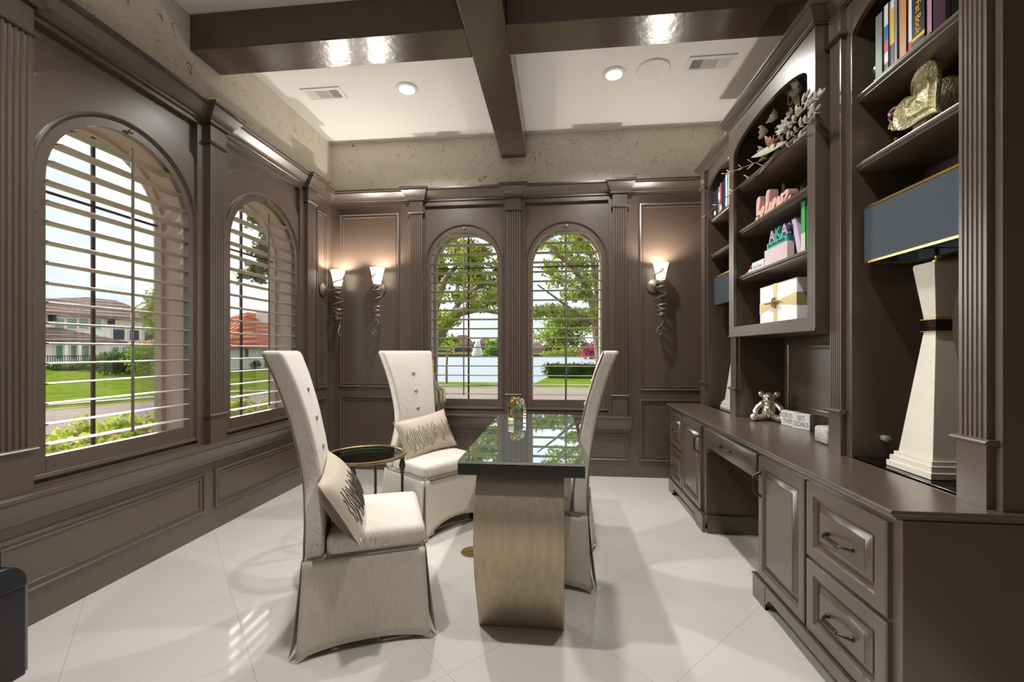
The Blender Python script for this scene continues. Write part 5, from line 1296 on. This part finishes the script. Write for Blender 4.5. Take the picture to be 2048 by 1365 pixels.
# ---- houses across the street, through the left windows
def facade(pxa, Da, pxb, Db):
    A, Bp = onD(pxa, 702, Da), onD(pxb, 702, Db); A.z = Bp.z = 0; u = (Bp - A).normalized(); v = Vector((-u.y, u.x, 0))     # v points away from us
    if v.dot(A) < 0: v = -v
    def hit(x, y, off=0):      # pixel on the facade plane shifted by off along v -> (u coordinate, z)
        r = ray(x, y); O = A + v * off; n = v; t_ = (O.dot(n)) / (r.x * n.x + r.y * n.y); q = r * t_
        return ((Vector((q.x, q.y, 0)) - O).dot(u), EYE + q.z)
    def W3(a, off, z): c = A + u * a + v * off; return (c.x, c.y, z)
    return hit, W3, A, u, v
hit, W3, A, u, v = facade(40, 44, 345, 60)
t = thing('stucco_house', W3(12, 4, GZ), 'two-storey cream house with brown tile roof across the street, in the nearest left window', 'house')
def wallbox(a0, a1, o0, o1, z0, z1, mt='stucco', name='wall'):
    m = M(); m.loops([[W3(a0, o0, z), W3(a1, o0, z), W3(a1, o1, z), W3(a0, o1, z)] for z in (z0, z1)], True, True, True); return m.build(name, mt, t)
def hip(a0, a1, o0, o1, ze, zp, r0, r1, mt, ov=.9, name='roof'):
    m = M(); m.loops([[W3(a0 - ov, o0 - ov, ze - .25), W3(a1 + ov, o0 - ov, ze - .25), W3(a1 + ov, o1 + ov, ze - .25), W3(a0 - ov, o1 + ov, ze - .25)], [W3(a0 - ov, o0 - ov, ze), W3(a1 + ov, o0 - ov, ze), W3(a1 + ov, o1 + ov, ze), W3(a0 - ov, o1 + ov, ze)],
        [W3(r0, (o0 + o1) / 2, zp), W3(r1, (o0 + o1) / 2, zp), W3(r1, (o0 + o1) / 2 + .1, zp), W3(r0, (o0 + o1) / 2 + .1, zp)]], True, True, True)
    return m.build(name, mt, t)
def win(x0, y0_, x1, y1_, off, mt, nm='window'):
    a0, z1 = hit(x0, y0_, off); a1, z0 = hit(x1, y1_, off); a1b, z1b = hit(x1, y0_, off)
    z1 = (z1 + z1b) / 2
    m = M(); m.loops([[W3(a0 - .15, o, z0 - .15), W3(a1 + .15, o, z0 - .15), W3(a1 + .15, o, z1 + .15), W3(a0 - .15, o, z1 + .15)] for o in (off - .12, off - .02)], True, True, True); f = m.build(nm, 'trimw', t)
    m = M(); m.loops([[W3(a0, o, z0), W3(a1, o, z0), W3(a1, o, z1), W3(a0, o, z1)] for o in (off - .16, off - .121)], True, True, True); m.build('window_glass', mt, f)
aL = -6; aR = hit(318, 650)[0]; ze = hit(200, 633, 0)[1]
wallbox(aL, aR, 0, 13, GZ, ze)
pk = hit(200, 598, 6.5)
ra, rb = hit(172, 600, 6.5)[0], hit(232, 603, 6.5)[0]
hip(aL, aR, 0, 13, ze, pk[1], ra, rb, 'roof_brown')
for x in (108, 133, 157, 182): win(x, 638, x + 18, 658, 0, 'win_green')
win(225, 659, 247, 680, 0, 'win_dark'); win(258, 661, 276, 681, 0, 'win_dark'); win(288, 662, 308, 682, 0, 'win_dark')
for x0, x1 in ((224, 236), (243, 251), (257, 270), (286, 308)): win(x0, 694, x1, 720, 0, 'win_green')
# porch wing, in front
pr0, pr1 = -6, hit(228, 690, -3)[0]; zp = hit(150, 682, -3)[1]
wallbox(pr0, pr1 - 1.5, -3, 0, GZ, zp)
m = M(); m.loops([[W3(pr0, -3.9, zp - .2), W3(pr1 + .8, -3.9, zp - .2), W3(pr1 + .8, -.01, zp - .2), W3(pr0, -.01, zp - .2)], [W3(pr0, -3.9, zp), W3(pr1 + .8, -3.9, zp), W3(pr1 + .8, -.01, zp), W3(pr0, -.01, zp)], [W3(pr0, -.3, zp + 1.45), W3(pr1 - 3.5, -.3, zp + 1.45), W3(pr1 - 3.5, -.01, zp + 1.45), W3(pr0, -.01, zp + 1.45)]], True, True, True); m.build('porch_roof', 'roof_brown', t)
for x0, x1 in ((110, 126), (140, 154), (160, 176)): win(x0, 692, x1, 718, -3, 'win_green')
for x in (131, 158, 183): 
    a, _ = hit(x, 700, -3.6); wallbox(a - .15, a + .15, -3.75, -3.45, GZ, zp - .2, 'stucco', 'porch_post')
for x in (104, 222):
    a, z = hit(x, 640, -.3); m = M(); m.loops([[W3(a - .15, o, zz) for zz in (ze - .3, ze - .9)] + [W3(a + .15, o, zz) for zz in (ze - .9, ze - .3)] for o in (-.7, 0)], True, True, True); m.build('corbel', 'fence', t)
# black iron fence
m = M(); fa, fb = hit(90, 715, -8)[0], hit(330, 715, -8)[0]
n = 60
for k in range(n + 1): a = fa + (fb - fa) * k / n; q = W3(a, -8, 0); m.box(q[0] - .02, q[0] + .02, q[1] - .02, q[1] + .02, GZ, GZ + 1.2)
for zz in (GZ + .15, GZ + 1.1): m.tube([W3(fa, -8, zz), W3(fb, -8, zz)], .03, 4)
m.build('iron_fence', 'fence', label='black iron railing in front of the cream house', cat='fence')
rnd = random.Random(8)
for k, (x, y, w, h, lm, lb) in enumerate([(190, 742, 1.2, 1.0, 'leaf_d', 'dark low hedge clump left of the mullion in the nearest left window'), (230, 750, 1.3, 1.6, 'leaf_d', 'dark clipped hedge right of the mullion in the nearest left window'), (260, 748, 1.1, 1.5, 'leaf_d', 'dark clipped hedge end by the pale meter box'), (135, 741, 1.4, .5, 'leaf_d', 'low dark planting along the cream house'), (290, 752, 1.2, 2.2, 'leaf_a', 'round reddish-green bush on the lawn right of the hedges')]):
    b = gp(x, y); tree('garden_shrub', (b.x, b.y, GZ), None, [(0, 0, h * .5, w, w, h * .55), (w * .5, -w * .3, h * .45, w * .7, w * .7, h * .45)], 1300, .10, lm, lb, 'shrub', 50 + k, group='shrubs by the cream house')
b = gp(335, 748); tree('street_tree', (b.x, b.y, GZ), [[(0, 0, 0, .12), (0, 0, 3, .1), (.3, 0, 5, .05)]], [(0, 0, 4.4, 1.6, 1.5, 1.5), (-.8, .2, 3.2, 1.2, 1.0, .6), (-.6, 0, 5.4, 1.0, 1, .7), (-1.6, 0, 4.4, .9, .9, .5), (.2, 0, 2.2, 1.3, 1, .5)], 1800, .14, 'leaf_b', 'light green tree right of the cream house', 'tree', 60)
# orange-roof house
hit, W3, A, u, v = facade(452, 36, 600, 44)
t = thing('orange_roof_house', W3(5, 4, GZ), 'cream house with orange tile roof seen through the second left window', 'house')
aR = hit(640, 690)[0]; aL0 = hit(455, 690)[0]; ze = hit(500, 692)[1]; wallbox(aL0, aR, 0, 10, GZ, ze)
pk = hit(520, 627, 5)[1]; hip(aL0, aR, 0, 10, ze, pk, hit(496, 630, 5)[0], hit(560, 630, 5)[0], 'roof_orange', .6)
win(488, 697, 494, 714, 0, 'win_dark'); win(520, 699, 530, 712, 0, 'win_green')
wallbox(hit(528, 690, 3)[0], hit(536, 690, 3)[0], 3, 4, ze, hit(530, 622, 3)[1], 'stucco', 'chimney')
b = gp(470, 735); tree('garden_tree', (b.x, b.y, GZ), [[(0, 0, 0, .08), (0, 0, 2.2, .06)]], [(0, 0, 2.6, 1.0, 1.0, .8), (-.5, 0, 3.4, .8, .8, .6), (.4, 0, 1.8, .6, .6, .4)], 1400, .10, 'leaf_b', 'small light green tree beside the orange-roofed house', 'tree', 61)
for k, (x, w) in enumerate([(503, .9), (548, .9)]):
    b = gp(x, 738); tree('garden_shrub', (b.x, b.y, GZ), None, [(0, 0, .4, w, .6, .45)], 900, .09, 'leaf_d', ['low dark hedge left of the second window rod before the orange-roofed house', 'low dark hedge right of the second window rod before the orange-roofed house'][k], 'hedge', 63 + k)
# pine branch overhanging the second left window
base = tuple(onD(640, 702, 9.5)); base = (base[0], base[1], GZ)
bl = []; rnd = random.Random(13)
for x, y, r in [(530, 425, .35), (545, 445, .4), (515, 440, .25), (550, 470, .4), (535, 490, .3), (520, 505, .28), (545, 520, .35), (530, 540, .3), (505, 545, .25), (485, 550, .22), (520, 560, .22), (475, 565, .15), (500, 530, .15), (560, 500, .4), (565, 440, .4), (575, 540, .3), (500, 420, .2), (500, 455, .12), (478, 545, .12)]:
    q = P3(x, y, rnd.uniform(9, 10.5), base); bl.append((*q, r * .9, r, r * .42))
tr = [[(*P3(640, 848, 9.5, base), .2), (*P3(632, 600, 9.5, base), .17), (*P3(628, 420, 9.5, base), .12)], [(*P3(630, 560, 9.5, base), .06), (*P3(560, 535, 9.5, base), .04), (*P3(480, 558, 9.5, base), .015)], [(*P3(628, 480, 9.5, base), .06), (*P3(560, 470, 9.7, base), .04), (*P3(505, 432, 9.7, base), .015)]]
tree('pine_tree', base, tr, bl, 3000, .06, 'leaf_d', 'dark feathery tree branches reaching across the second left window', 'tree', 14)
# rose bushes under the left windows
rnd = random.Random(17); k = 0
for x, y, w, h in [(120, 912, .22, .34), (168, 905, .22, .30), (205, 896, .22, .42), (245, 890, .22, .42), (285, 880, .22, .40), (325, 872, .22, .42), (360, 864, .22, .35), (475, 848, .3, .40), (530, 842, .3, .28)]:
    p = onZ(x, y, GZ); D = 1.0
    p = onX(x, y, -3.45 - .62 * (k % 2)); zt_ = p.z
    t = thing('rose_bush', (p.x, p.y, GZ), ['green rose bush at the near corner below the nearest left window', 'green rose bush second from the near corner below the nearest left window', 'rose bush left of the mullion below the nearest left window', 'rose bush just right of the mullion below the nearest left window', 'rose bush below the tilt rod of the nearest left window', 'rose bush right of the tilt rod below the nearest left window', 'rose bush at the right jamb of the nearest left window', 'rose bush at the left of the second left window', 'rose bush behind the chair top in the second left window'][k], 'shrub', group='rose bushes under the left windows')
    top = max(.45, min(.78, EYE - (HY and (y - 60 - HY)) / FPX * 3.4 * 1.0))
    m = M(); foliage(m, [(p.x, p.y, GZ + .5, w * .85, w * .85, .5), (p.x, p.y, GZ + .86, w * .9, w * .9, .16), (p.x + .06, p.y - .05, GZ + .98, w * .4, w * .4, .10)], 1300, .028, rnd); m.build('foliage', 'leaf_b' if k % 2 else 'leaf_y', t)
    m = M()
    for j in range(10): m.sphere((p.x + rnd.uniform(-w, w), p.y + rnd.uniform(-w, w), GZ + rnd.uniform(.7, .98)), .015, 5)
    m.build('blooms', 'rose', t, smooth=True); k += 1
gpoly('flower_bed', [(-4.6, .5), (-4.4, 5.2), (-2.7, 5.2), (-2.7, .5)], GZ + .02, 'mulch')
